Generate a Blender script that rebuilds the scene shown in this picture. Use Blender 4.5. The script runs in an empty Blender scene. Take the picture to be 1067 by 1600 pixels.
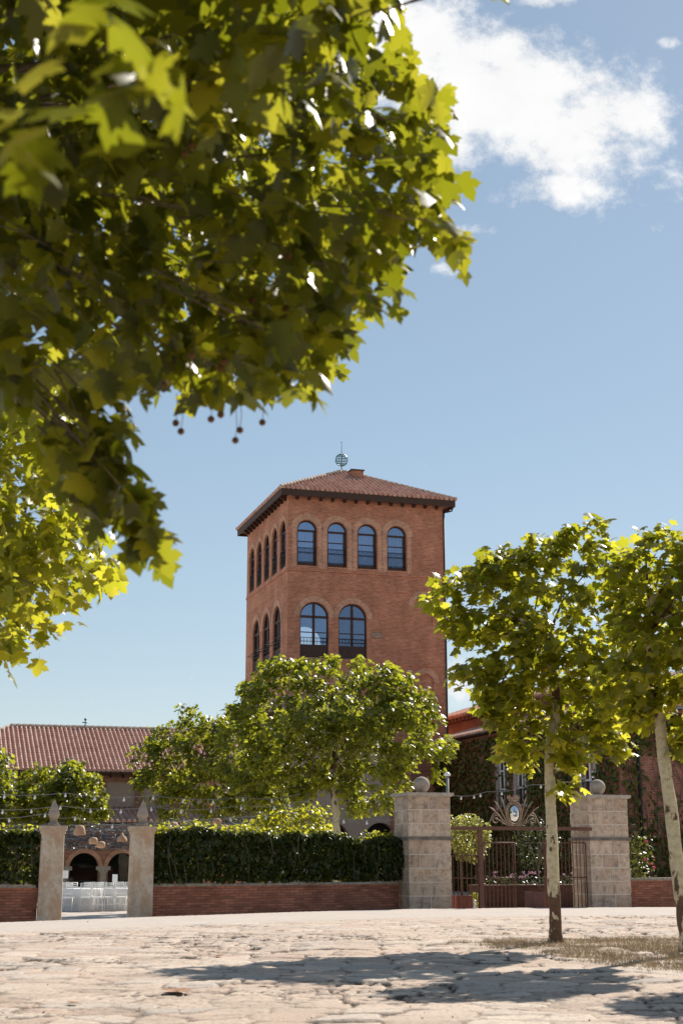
import bpy, math, random
import numpy as np
from mathutils import Vector, Matrix
from mathutils.geometry import tessellate_polygon

R = math.radians
scene = bpy.context.scene
COL = scene.collection

# ------------------------------------------------------------------ camera, sky, sun, exposure
PITCH = 13.538
CAM_H = 1.4
cd = bpy.data.cameras.new('camera')
cd.sensor_fit = 'VERTICAL'; cd.sensor_height = 36.0; cd.sensor_width = 24.0; cd.lens = 50.0
cd.clip_start = 0.05; cd.clip_end = 3000
cd.dof.use_dof = True; cd.dof.focus_distance = 70.0; cd.dof.aperture_fstop = 3.6
cam = bpy.data.objects.new('camera', cd); COL.objects.link(cam)
cam.location = (0, 0, CAM_H); cam.rotation_euler = (R(90 + PITCH), 0, 0)
scene.camera = cam

SUN_EL, SUN_AZ = 39.0, 31.0            # azimuth: degrees to the right of straight ahead
sdir = Vector((math.sin(R(SUN_AZ)) * math.cos(R(SUN_EL)), math.cos(R(SUN_AZ)) * math.cos(R(SUN_EL)), math.sin(R(SUN_EL))))
sl = bpy.data.lights.new('sun', 'SUN'); sl.energy = 5.0; sl.angle = R(0.53); sl.color = (1.0, 0.93, 0.82)
sun = bpy.data.objects.new('sun', sl); COL.objects.link(sun)
sun.rotation_euler = sdir.to_track_quat('Z', 'Y').to_euler(); sun.location = (20, 40, 60)

w = bpy.data.worlds.new("World"); scene.world = w; w.use_nodes = True
def build_world():
    nt = w.node_tree; nt.nodes.clear(); N = nt.nodes.new; L = nt.links.new
    out = N('ShaderNodeOutputWorld'); bg = N('ShaderNodeBackground'); bg.inputs[1].default_value = 0.15
    sky = N('ShaderNodeTexSky'); sky.sky_type = 'NISHITA'; sky.sun_disc = False
    sky.sun_elevation = R(SUN_EL); sky.sun_rotation = R(SUN_AZ); sky.altitude = 0
    sky.air_density = 1.0; sky.dust_density = 0.1; sky.ozone_density = 2.5
    tc = N('ShaderNodeTexCoord'); sep = N('ShaderNodeSeparateXYZ'); L(tc.outputs['Generated'], sep.inputs[0])
    def M(op, a, b=None, c=None, clamp=False):
        n = N('ShaderNodeMath'); n.operation = op; n.use_clamp = clamp
        for i, x in enumerate((a, b, c)):
            if x is None: continue
            if isinstance(x, (int, float)): n.inputs[i].default_value = x
            else: L(x, n.inputs[i])
        return n.outputs[0]
    yy = M('MAXIMUM', sep.outputs[1], 0.05)
    px = M('DIVIDE', sep.outputs[0], yy); pz = M('DIVIDE', sep.outputs[2], yy)
    def noise(scale, detail, rough, seed):
        n = N('ShaderNodeTexNoise'); n.inputs['Scale'].default_value = scale; n.inputs['Detail'].default_value = detail
        n.inputs['Roughness'].default_value = rough
        cb = N('ShaderNodeCombineXYZ'); L(px, cb.inputs[0]); L(pz, cb.inputs[1]); cb.inputs[2].default_value = seed
        L(cb.outputs[0], n.inputs['Vector']); return n.outputs[0]
    n1 = noise(13, 10, 0.62, 1.3); n2 = noise(45, 8, 0.65, 7.7)
    # cloud bodies as soft ellipses in the plane of directions x/y, z/y
    blobs = [(0.117, 0.578, 0.095, 0.058, 1.2), (0.165, 0.535, 0.075, 0.045, 1.05), (0.087, 0.535, 0.045, 0.034, 0.85), (0.159, 0.497, 0.055, 0.022, 0.92), (0.047, 0.624, 0.080, 0.055, 1.15), (0.107, 0.604, 0.085, 0.045, 1.05),
             (0.159, 0.662, 0.036, 0.014, 0.85), (0.017, 0.62, 0.1, 0.08, 0.9), (0.205, 0.558, 0.055, 0.042, 1.12), (0.215, 0.53, 0.035, 0.02, 0.85), (0.083, 0.118, 0.022, 0.03, 1.0), (0.105, 0.463, 0.03, 0.008, 0.62), (0.079, 0.432, 0.014, 0.008, 0.62), (0.257, 0.620, 0.012, 0.008, 0.7), (0.245, 0.462, 0.02, 0.006, 0.5)]
    tot = None
    for cx, cz, rx, rz, a in blobs:
        dx = M('DIVIDE', M('SUBTRACT', px, cx), rx); dz = M('DIVIDE', M('SUBTRACT', pz, cz), rz)
        e = M('MULTIPLY', M('POWER', 2.718, M('MULTIPLY', M('ADD', M('MULTIPLY', dx, dx), M('MULTIPLY', dz, dz)), -0.9)), a)
        tot = e if tot is None else M('MAXIMUM', tot, e)
    nn = M('ADD', M('MULTIPLY', n1, 0.70), M('MULTIPLY', n2, 0.45))
    dens = M('ADD', M('SUBTRACT', tot, 0.57), M('MULTIPLY', M('SUBTRACT', nn, 0.535), 2.5))
    mr = N('ShaderNodeMapRange'); mr.interpolation_type = 'SMOOTHSTEP'; L(dens, mr.inputs[0])
    mr.inputs[1].default_value = -0.08; mr.inputs[2].default_value = 0.50
    fac = M('MULTIPLY', mr.outputs[0], M('GREATER_THAN', sep.outputs[1], 0.06))
    shade = M('ADD', 3.9, M('MULTIPLY', n1, 1.0))
    cc = N('ShaderNodeCombineColor'); L(M('MULTIPLY', shade, 1.0), cc.inputs[0]); L(M('MULTIPLY', shade, 1.0), cc.inputs[1]); L(M('MULTIPLY', shade, 1.0), cc.inputs[2])
    hs = N('ShaderNodeHueSaturation'); hs.inputs['Saturation'].default_value = 1.03; hs.inputs['Value'].default_value = 1.0; hs.inputs['Hue'].default_value = 0.495
    L(sky.outputs[0], hs.inputs['Color'])
    mix = N('ShaderNodeMix'); mix.data_type = 'RGBA'; L(fac, mix.inputs['Factor']); gm = N('ShaderNodeGamma'); gm.inputs[1].default_value = 0.6; L(hs.outputs[0], gm.inputs[0]); L(gm.outputs[0], mix.inputs['A']); L(cc.outputs[0], mix.inputs['B'])
    L(mix.outputs['Result'], bg.inputs[0]); L(bg.outputs[0], out.inputs[0])
build_world()
vs = scene.view_settings
vs.view_transform = 'Standard'; vs.look = 'None'; vs.gamma = 1.0; vs.exposure = 0.55; vs.use_curve_mapping = False
scene.cycles.max_bounces = 10; scene.cycles.diffuse_bounces = 8; scene.cycles.transparent_max_bounces = 8
scene.cycles.use_denoising = True

# ------------------------------------------------------------------ picture geometry (used to turn measured angles into places)
_p = R(PITCH); _S, _C = math.sin(_p), math.cos(_p); FPX = 2222.0
def at(u, v, Y):
    xc = (u - 533.5) / FPX; yc = (800 - v) / FPX
    y = _C - yc * _S; z = _S + yc * _C
    return Vector((xc * Y / y, Y, CAM_H + z * Y / y))

# ------------------------------------------------------------------ materials
def new_mat(name):
    m = bpy.data.materials.new(name); m.use_nodes = True
    nt = m.node_tree; nt.nodes.clear()
    out = nt.nodes.new('ShaderNodeOutputMaterial'); b = nt.nodes.new('ShaderNodeBsdfPrincipled')
    nt.links.new(b.outputs[0], out.inputs[0])
    return m, nt, b, out
def ramp(nt, fac, stops):
    r = nt.nodes.new('ShaderNodeValToRGB'); e = r.color_ramp.elements
    while len(e) < len(stops): e.new(0.5)
    for k, (p, c) in enumerate(stops): e[k].position = p; e[k].color = (*c, 1)
    nt.links.new(fac, r.inputs[0]); return r.outputs[0]
def tnoise(nt, scale, detail=4, rough=0.55, coord='Object', stretch=None):
    tc = nt.nodes.new('ShaderNodeTexCoord'); n = nt.nodes.new('ShaderNodeTexNoise')
    n.inputs['Scale'].default_value = scale; n.inputs['Detail'].default_value = detail; n.inputs['Roughness'].default_value = rough
    src = tc.outputs[coord]
    if stretch:
        mp = nt.nodes.new('ShaderNodeMapping'); mp.inputs['Scale'].default_value = stretch; nt.links.new(src, mp.inputs[0]); src = mp.outputs[0]
    nt.links.new(src, n.inputs['Vector']); return n.outputs[0]
def mixc(nt, fac, a, b, mode='MIX'):
    m = nt.nodes.new('ShaderNodeMix'); m.data_type = 'RGBA'; m.blend_type = mode
    for s, x in (('Factor', fac), ('A', a), ('B', b)):
        if isinstance(x, (int, float)): m.inputs[s].default_value = x
        elif isinstance(x, tuple): m.inputs[s].default_value = (*x, 1)
        else: nt.links.new(x, m.inputs[s])
    return m.outputs['Result']
def bump(nt, b, h, strength, dist):
    n = nt.nodes.new('ShaderNodeBump'); n.inputs['Strength'].default_value = strength; n.inputs['Distance'].default_value = dist
    nt.links.new(h, n.inputs['Height']); nt.links.new(n.outputs[0], b.inputs['Normal'])
def simple(name, c1, c2, scale=8, rough=0.7, bmp=0.3, metallic=0.0, dist=0.01, spec=0.4, stretch=None):
    m, nt, b, _ = new_mat(name)
    n = tnoise(nt, scale, 6, 0.6, stretch=stretch)
    nt.links.new(ramp(nt, n, [(0.3, c1), (0.7, c2)]), b.inputs['Base Color'])
    b.inputs['Roughness'].default_value = rough; b.inputs['Metallic'].default_value = metallic; b.inputs['Specular IOR Level'].default_value = spec
    if bmp: bump(nt, b, n, bmp, dist)
    return m
def brick_mat(name, c1, c2, mortar, bw=0.27, bh=0.078, ms=0.014, stain=(0.55, 0.5, 0.45), amount=0.35, rough=0.85):
    m, nt, b, _ = new_mat(name)
    tc = nt.nodes.new('ShaderNodeTexCoord'); bt = nt.nodes.new('ShaderNodeTexBrick')
    nt.links.new(tc.outputs['UV'], bt.inputs['Vector'])
    for k, x in (('Scale', 1.0), ('Brick Width', bw), ('Row Height', bh), ('Mortar Size', ms), ('Mortar Smooth', 0.3), ('Bias', -0.1)): bt.inputs[k].default_value = x
    bt.inputs['Color1'].default_value = (*c1, 1); bt.inputs['Color2'].default_value = (*c2, 1); bt.inputs['Mortar'].default_value = (*mortar, 1)
    n1 = tnoise(nt, 0.8, 6, 0.65); n2 = tnoise(nt, 7, 5, 0.7, stretch=(0.35, 0.35, 1.3))
    f1 = ramp(nt, n1, [(0.35, (0.78, 0.76, 0.74)), (0.65, (1.16, 1.15, 1.13))])
    f2 = ramp(nt, n2, [(0.3, (0.66, 0.64, 0.62)), (0.55, (1, 1, 1)), (0.75, (1.25, 1.22, 1.18))])
    c = mixc(nt, 1.0, bt.outputs['Color'], f1, 'MULTIPLY'); c = mixc(nt, 0.85, c, f2, 'MULTIPLY')
    nt.links.new(c, b.inputs['Base Color']); b.inputs['Roughness'].default_value = rough; b.inputs['Specular IOR Level'].default_value = 0.25
    inv = nt.nodes.new('ShaderNodeMath'); inv.operation = 'MULTIPLY_ADD'; nt.links.new(bt.outputs['Fac'], inv.inputs[0]); inv.inputs[1].default_value = -1; nt.links.new(n2, inv.inputs[2])
    bump(nt, b, inv.outputs[0], 0.6, 0.012)
    return m
def island_mat(name, stops, rough=0.8, nscale=6, namp=0.4, spec=0.3, bmp=0.3):
    m, nt, b, _ = new_mat(name)
    g = nt.nodes.new('ShaderNodeNewGeometry')
    c = ramp(nt, g.outputs['Random Per Island'], stops)
    n = tnoise(nt, nscale, 7, 0.65)
    f = ramp(nt, n, [(0.3, (1 - namp,) * 3), (0.7, (1 + namp * 0.6,) * 3)])
    nt.links.new(mixc(nt, 1.0, c, f, 'MULTIPLY'), b.inputs['Base Color'])
    b.inputs['Roughness'].default_value = rough; b.inputs['Specular IOR Level'].default_value = spec
    if bmp: bump(nt, b, n, bmp, 0.02)
    return m
def leaf_mat(name, refl, trans, tmix=0.45, rough=0.36, spec=0.5):
    m, nt, b, out = new_mat(name)
    g = nt.nodes.new('ShaderNodeNewGeometry')
    nt.links.new(ramp(nt, g.outputs['Random Per Island'], refl), b.inputs['Base Color'])
    b.inputs['Roughness'].default_value = rough; b.inputs['Specular IOR Level'].default_value = spec
    t = nt.nodes.new('ShaderNodeBsdfTranslucent'); nt.links.new(ramp(nt, g.outputs['Random Per Island'], trans), t.inputs['Color'])
    mx = nt.nodes.new('ShaderNodeMixShader'); mx.inputs[0].default_value = tmix
    nt.links.new(b.outputs[0], mx.inputs[1]); nt.links.new(t.outputs[0], mx.inputs[2]); nt.links.new(mx.outputs[0], out.inputs[0])
    return m

M = {}
M['brick'] = brick_mat('tower_brick', (0.58, 0.20, 0.108), (0.39, 0.118, 0.062), (0.60, 0.36, 0.25), bw=0.29, bh=0.092, ms=0.02)
M['archbrick'] = brick_mat('radial_brick', (0.62, 0.28, 0.17), (0.48, 0.18, 0.10), (0.70, 0.50, 0.37), bw=0.30, bh=0.085, ms=0.02)
M['bedbrick'] = brick_mat('shade_darkened_bed_brick', (0.15, 0.062, 0.042), (0.10, 0.042, 0.03), (0.10, 0.06, 0.045), bw=0.28, bh=0.066, ms=0.012)  # brick darkened so the bed carries the building's shade in its colour
M['lowbrick'] = brick_mat('old_red_brick', (0.54, 0.19, 0.115), (0.29, 0.095, 0.056), (0.22, 0.13, 0.095), bw=0.28, bh=0.068, ms=0.014)
M['wingbrick'] = brick_mat('wing_brick', (0.40, 0.145, 0.095), (0.27, 0.095, 0.062), (0.42, 0.27, 0.2), bw=0.3, bh=0.085)
M['hallbrick'] = brick_mat('hall_brick', (0.42, 0.19, 0.12), (0.34, 0.14, 0.09), (0.4, 0.27, 0.2))
M['render'] = simple('beige_render', (0.36, 0.27, 0.21), (0.48, 0.37, 0.29), 2.5, 0.9)
M['panel'] = simple('stone_panel', (0.40, 0.29, 0.22), (0.5, 0.37, 0.29), 3, 0.9)
M['tile'] = island_mat('roof_tile', [(0.0, (0.52, 0.29, 0.215)), (0.5, (0.58, 0.345, 0.265)), (0.9, (0.64, 0.42, 0.335)), (1.0, (0.46, 0.22, 0.155))], 0.85, 5, 0.3)
M['ridge'] = island_mat('ridge_tile', [(0.0, (0.52, 0.36, 0.27)), (1.0, (0.62, 0.48, 0.38))], 0.85, 6, 0.3)
M['eave'] = simple('dark_eave_timber', (0.045, 0.022, 0.014), (0.085, 0.045, 0.03), 4, 0.7, stretch=(1, 1, 6))
M['wframe'] = simple('dark_window_timber', (0.045, 0.02, 0.014), (0.075, 0.035, 0.024), 9, 0.5)
M['iron'] = simple('black_iron', (0.02, 0.02, 0.022), (0.04, 0.038, 0.036), 10, 0.5, 0.1)
M['rust'] = simple('rusty_gate_iron', (0.12, 0.052, 0.034), (0.20, 0.095, 0.062), 14, 0.7, 0.3)
M['oldiron'] = simple('weathered_ornament_iron', (0.22, 0.14, 0.09), (0.42, 0.30, 0.20), 14, 0.6, 0.3)
M['white'] = simple('white_paint', (0.86, 0.85, 0.82), (0.90, 0.89, 0.86), 5, 0.4, 0.0)
M['cloth'] = simple('white_table_linen', (0.62, 0.61, 0.60), (0.72, 0.71, 0.70), 3, 0.85, 0.2)
M['globe'] = simple('painted_globe_iron', (0.05, 0.16, 0.19), (0.10, 0.25, 0.28), 10, 0.4, 0.1, metallic=0.3)
M['curtain'] = simple('grey_curtain', (0.30, 0.31, 0.33), (0.62, 0.63, 0.66), 9, 0.9, 0.2, stretch=(1, 1, 0.03))
M['stonecap'] = simple('cap_stone', (0.34, 0.285, 0.23), (0.58, 0.50, 0.42), 9, 0.9, 0.5)
M['ballstone'] = simple('ball_stone', (0.24, 0.195, 0.155), (0.46, 0.385, 0.315), 5, 0.9, 0.5)
M['copestone'] = simple('mossy_coping', (0.20, 0.165, 0.12), (0.42, 0.36, 0.29), 7, 0.95, 0.6)
M['darkband'] = simple('weathered_band', (0.08, 0.07, 0.06), (0.28, 0.23, 0.19), 6, 0.9, 0.5)
M['mortar'] = simple('pale_mortar', (0.68, 0.58, 0.49), (0.76, 0.67, 0.58), 8, 0.95, 0.4)
def block_mat():
    m, nt, b, _ = new_mat('ashlar_block'); g = nt.nodes.new('ShaderNodeNewGeometry')
    c = ramp(nt, g.outputs['Random Per Island'], [(0.0, (0.46, 0.335, 0.24)), (0.3, (0.69, 0.53, 0.40)), (0.55, (0.52, 0.385, 0.295)), (0.8, (0.73, 0.57, 0.44)), (1.0, (0.58, 0.45, 0.35))])
    n = tnoise(nt, 4.5, 8, 0.7); n2 = tnoise(nt, 2.2, 4, 0.6); n3 = tnoise(nt, 26, 5, 0.7); n4 = tnoise(nt, 1.8, 5, 0.6, stretch=(2.5, 2.5, 0.5))
    c = mixc(nt, 1.0, c, ramp(nt, n, [(0.33, (0.50, 0.49, 0.48)), (0.52, (1, 1, 1)), (0.7, (1.15, 1.14, 1.12))]), 'MULTIPLY')
    c = mixc(nt, ramp(nt, n2, [(0.58, (0, 0, 0)), (0.66, (0.75, 0.75, 0.75))]), c, (0.45, 0.255, 0.13))
    c = mixc(nt, 1.0, c, ramp(nt, n3, [(0.3, (0.75, 0.75, 0.75)), (0.6, (1.06, 1.06, 1.06))]), 'MULTIPLY')
    c = mixc(nt, ramp(nt, n4, [(0.56, (0, 0, 0)), (0.72, (0.6, 0.6, 0.6))]), c, (0.20, 0.17, 0.145))
    nt.links.new(c, b.inputs['Base Color']); b.inputs['Roughness'].default_value = 0.95; b.inputs['Specular IOR Level'].default_value = 0.2; bump(nt, b, n3, 0.6, 0.015); return m
M['block'] = block_mat()
def plaster():
    m, nt, b, _ = new_mat('stained_plaster')
    n = tnoise(nt, 5.0, 8, 0.72); n2 = tnoise(nt, 2.4, 6, 0.65, stretch=(1.5, 1.5, 0.6))
    c = ramp(nt, n, [(0.30, (0.40, 0.30, 0.215)), (0.5, (0.57, 0.46, 0.35)), (0.68, (0.68, 0.59, 0.49))])
    c = mixc(nt, ramp(nt, n2, [(0.47, (0, 0, 0)), (0.60, (0.75, 0.75, 0.75))]), c, (0.47, 0.29, 0.175))
    nt.links.new(c, b.inputs['Base Color']); b.inputs['Roughness'].default_value = 0.95; bump(nt, b, n, 0.5, 0.02); return m
M['plaster'] = plaster()
M['wicker'] = simple('woven_wicker', (0.40, 0.21, 0.11), (0.66, 0.42, 0.27), 40, 0.8, 0.6, stretch=(1, 1, 3))
M['bulb'] = simple('frosted_bulb', (0.8, 0.8, 0.78), (0.86, 0.86, 0.84), 3, 0.25, 0.0)
M['cable'] = simple('grey_cable', (0.22, 0.21, 0.2), (0.3, 0.29, 0.28), 3, 0.6, 0.0)
M['net'] = island_mat('net_glint_strips', [(0.0, (0.03, 0.033, 0.036)), (0.72, (0.07, 0.073, 0.08)), (0.93, (0.25, 0.25, 0.27)), (1.0, (0.65, 0.65, 0.66))], 0.45, 3, 0.2, 0.5, 0)  # palest strips paint the net's glints into its colour
M['planter'] = simple('red_planter_timber', (0.20, 0.065, 0.045), (0.30, 0.10, 0.07), 6, 0.7, 0.4, stretch=(8, 8, 0.4))
M['planterdark'] = simple('brown_planter_timber', (0.12, 0.055, 0.05), (0.18, 0.085, 0.075), 6, 0.7, 0.4, stretch=(8, 8, 0.4))
M['deadleaf'] = simple('dry_leaf', (0.26, 0.11, 0.045), (0.42, 0.20, 0.09), 18, 0.8, 0.2)
M['pipe'] = simple('zinc_pipe', (0.2, 0.2, 0.2), (0.3, 0.3, 0.3), 5, 0.5, 0.1)
M['soil'] = simple('soil_and_interior_shade', (0.03, 0.025, 0.022), (0.05, 0.042, 0.036), 3, 0.9, 0)  # planter soil; also the painted shade behind the arches
M['pinkpetal'] = simple('pink_petals', (0.62, 0.30, 0.42), (0.75, 0.45, 0.55), 20, 0.7, 0)
M['redpetal'] = simple('crimson_petals', (0.55, 0.03, 0.09), (0.7, 0.07, 0.14), 20, 0.6, 0)
M['fruit'] = simple('plane_seed_ball', (0.10, 0.045, 0.015), (0.20, 0.10, 0.035), 90, 0.9, 0.8)
M['straw'] = island_mat('dry_straw', [(0.0, (0.42, 0.30, 0.19)), (0.55, (0.52, 0.40, 0.27)), (0.82, (0.36, 0.24, 0.15)), (0.9, (0.22, 0.24, 0.06)), (1.0, (0.30, 0.32, 0.08))], 0.8, 3, 0.2, 0.2, 0)
M['grass'] = leaf_mat('lawn_grass', [(0, (0.07, 0.11, 0.02)), (1, (0.13, 0.17, 0.03))], [(0, (0.14, 0.18, 0.02)), (1, (0.22, 0.26, 0.04))], 0.35, 0.6, 0.2)
# leaves: the plane trees of the row, the shaded foreground tree, bushes and climbers
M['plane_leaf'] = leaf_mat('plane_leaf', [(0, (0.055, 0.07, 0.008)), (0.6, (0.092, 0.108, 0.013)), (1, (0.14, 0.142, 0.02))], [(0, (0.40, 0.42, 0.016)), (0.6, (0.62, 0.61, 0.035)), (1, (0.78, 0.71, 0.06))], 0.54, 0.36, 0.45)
M['shaded_fore_leaf'] = leaf_mat('shaded_fore_leaf', [(0, (0.026, 0.036, 0.005)), (0.7, (0.05, 0.063, 0.009)), (1, (0.085, 0.092, 0.014))], [(0, (0.21, 0.235, 0.008)), (0.6, (0.42, 0.43, 0.02)), (1, (0.62, 0.58, 0.04))], 0.45, 0.38, 0.42)  # darker copy of the plane leaf, shade mixed into its colours
M['court_leaf'] = leaf_mat('court_leaf', [(0, (0.032, 0.045, 0.007)), (0.7, (0.06, 0.075, 0.011)), (1, (0.10, 0.11, 0.017))], [(0, (0.32, 0.36, 0.016)), (1, (0.66, 0.66, 0.05))], 0.47, 0.36, 0.6)
M['hedge_leaf'] = leaf_mat('hedge_leaf', [(0, (0.022, 0.035, 0.008)), (0.7, (0.04, 0.055, 0.012)), (1, (0.075, 0.085, 0.018))], [(0, (0.10, 0.12, 0.01)), (1, (0.26, 0.27, 0.025))], 0.38, 0.4, 0.35)
M['ivy_leaf'] = leaf_mat('ivy_leaf', [(0, (0.07, 0.085, 0.014)), (0.55, (0.12, 0.125, 0.022)), (0.80, (0.16, 0.14, 0.028)), (0.86, (0.20, 0.095, 0.03)), (1, (0.30, 0.10, 0.035))], [(0, (0.06, 0.07, 0.01)), (1, (0.12, 0.10, 0.02))], 0.25, 0.45, 0.35)
M['olive_leaf'] = leaf_mat('potted_tree_leaf', [(0, (0.12, 0.14, 0.04)), (1, (0.20, 0.21, 0.08))], [(0, (0.42, 0.42, 0.07)), (1, (0.58, 0.55, 0.14))], 0.5, 0.35, 0.6)
M['darkpot_leaf'] = leaf_mat('dark_bush_leaf', [(0, (0.03, 0.04, 0.018)), (1, (0.06, 0.075, 0.03))], [(0, (0.06, 0.08, 0.02)), (1, (0.12, 0.14, 0.03))], 0.3, 0.4, 0.4)

def bark(name, zdark=0.0):
    m, nt, b, _ = new_mat(name)
    n = tnoise(nt, 2.4, 6, 0.6, stretch=(2.6, 2.6, 1.3)); n2 = tnoise(nt, 14, 6, 0.6)
    tc = nt.nodes.new('ShaderNodeTexCoord'); sp = nt.nodes.new('ShaderNodeSeparateXYZ'); nt.links.new(tc.outputs['Object'], sp.inputs[0])
    base = ramp(nt, n2, [(0.3, (0.44, 0.38, 0.24)), (0.55, (0.62, 0.54, 0.36)), (0.75, (0.68, 0.61, 0.44))])
    lo = nt.nodes.new('ShaderNodeMapRange'); nt.links.new(sp.outputs[2], lo.inputs[0]); lo.inputs[1].default_value = 0.55; lo.inputs[2].default_value = 1.15; lo.inputs[3].default_value = zdark; lo.inputs[4].default_value = 0.0
    hi = nt.nodes.new('ShaderNodeMapRange'); nt.links.new(sp.outputs[2], hi.inputs[0]); hi.inputs[1].default_value = 2.5; hi.inputs[2].default_value = 4.0; hi.inputs[3].default_value = 0.0; hi.inputs[4].default_value = 0.13
    a1 = nt.nodes.new('ShaderNodeMath'); a1.operation = 'ADD'; nt.links.new(lo.outputs[0], a1.inputs[0]); nt.links.new(hi.outputs[0], a1.inputs[1])
    a2 = nt.nodes.new('ShaderNodeMath'); a2.operation = 'ADD'; nt.links.new(a1.outputs[0], a2.inputs[0]); nt.links.new(n, a2.inputs[1])
    fac = ramp(nt, a2.outputs[0], [(0.612, (0, 0, 0)), (0.63, (1, 1, 1))])
    dark = ramp(nt, n2, [(0.3, (0.07, 0.035, 0.02)), (0.7, (0.17, 0.095, 0.055))])
    c = mixc(nt, fac, base, dark)
    nt.links.new(c, b.inputs['Base Color']); b.inputs['Roughness'].default_value = 0.85; bump(nt, b, a2.outputs[0], 0.5, 0.02)
    return m
M['bark'] = bark('plane_bark', 0.17)
M['barkstripped'] = bark('stripped_plane_bark', 0.235)
M['barkdark'] = simple('grey_brown_bark', (0.10, 0.07, 0.05), (0.24, 0.18, 0.13), 8, 0.9, 0.6, stretch=(3, 3, 0.8))

def glass(name, refl=(0.55, 0.66, 0.85), fac=0.45):
    m = bpy.data.materials.new(name); m.use_nodes = True; nt = m.node_tree; nt.nodes.clear()
    o = nt.nodes.new('ShaderNodeOutputMaterial'); g = nt.nodes.new('ShaderNodeBsdfGlossy'); t = nt.nodes.new('ShaderNodeBsdfTransparent'); x = nt.nodes.new('ShaderNodeMixShader')
    g.inputs['Color'].default_value = (*refl, 1); g.inputs['Roughness'].default_value = 0.02; t.inputs['Color'].default_value = (0.85, 0.9, 0.95, 1); x.inputs[0].default_value = 1 - fac
    oi = nt.nodes.new('ShaderNodeObjectInfo'); mm = nt.nodes.new('ShaderNodeMath'); mm.operation = 'MULTIPLY_ADD'; nt.links.new(oi.outputs['Random'], mm.inputs[0]); mm.inputs[1].default_value = 0.30; mm.inputs[2].default_value = 1 - fac - 0.17; nt.links.new(mm.outputs[0], x.inputs[0])
    n = tnoise(nt, 0.9, 2); bp = nt.nodes.new('ShaderNodeBump'); bp.inputs['Strength'].default_value = 0.06; bp.inputs['Distance'].default_value = 0.05
    nt.links.new(n, bp.inputs['Height']); nt.links.new(bp.outputs[0], g.inputs['Normal'])
    nt.links.new(g.outputs[0], x.inputs[1]); nt.links.new(t.outputs[0], x.inputs[2]); nt.links.new(x.outputs[0], o.inputs[0]); return m
M['glass'] = glass('window_glass', (0.42, 0.55, 0.80), 0.5)
M['arcglass'] = glass('arcade_glass', (0.10, 0.11, 0.11), 0.35)
def mirror_mat():
    m, nt, b, _ = new_mat('mirror'); b.inputs['Base Color'].default_value = (0.8, 0.8, 0.8, 1); b.inputs['Metallic'].default_value = 1; b.inputs['Roughness'].default_value = 0.03; return m
M['mirror'] = mirror_mat()

# ------------------------------------------------------------------ object helpers
def link(o, parent=None):
    COL.objects.link(o)
    if parent: o.parent = parent
    return o
def tag(o, label=None, cat=None, group=None, kind=None):
    if label: o['label'] = label
    if cat: o['category'] = cat
    if group: o['group'] = group
    if kind: o['kind'] = kind
    return o
def thing(name, label, cat, loc=(0, 0, 0), rz=0.0, group=None):
    o = bpy.data.objects.new(name, None); o.empty_display_size = 0.2; link(o)
    o.location = loc; o.rotation_euler = (0, 0, rz); return tag(o, label, cat, group, 'thing')
def copy_tree(o, parent=None):
    c = o.copy(); COL.objects.link(c)
    if parent: c.parent = parent
    for ch in list(o.children): copy_tree(ch, c)
    return c

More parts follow.
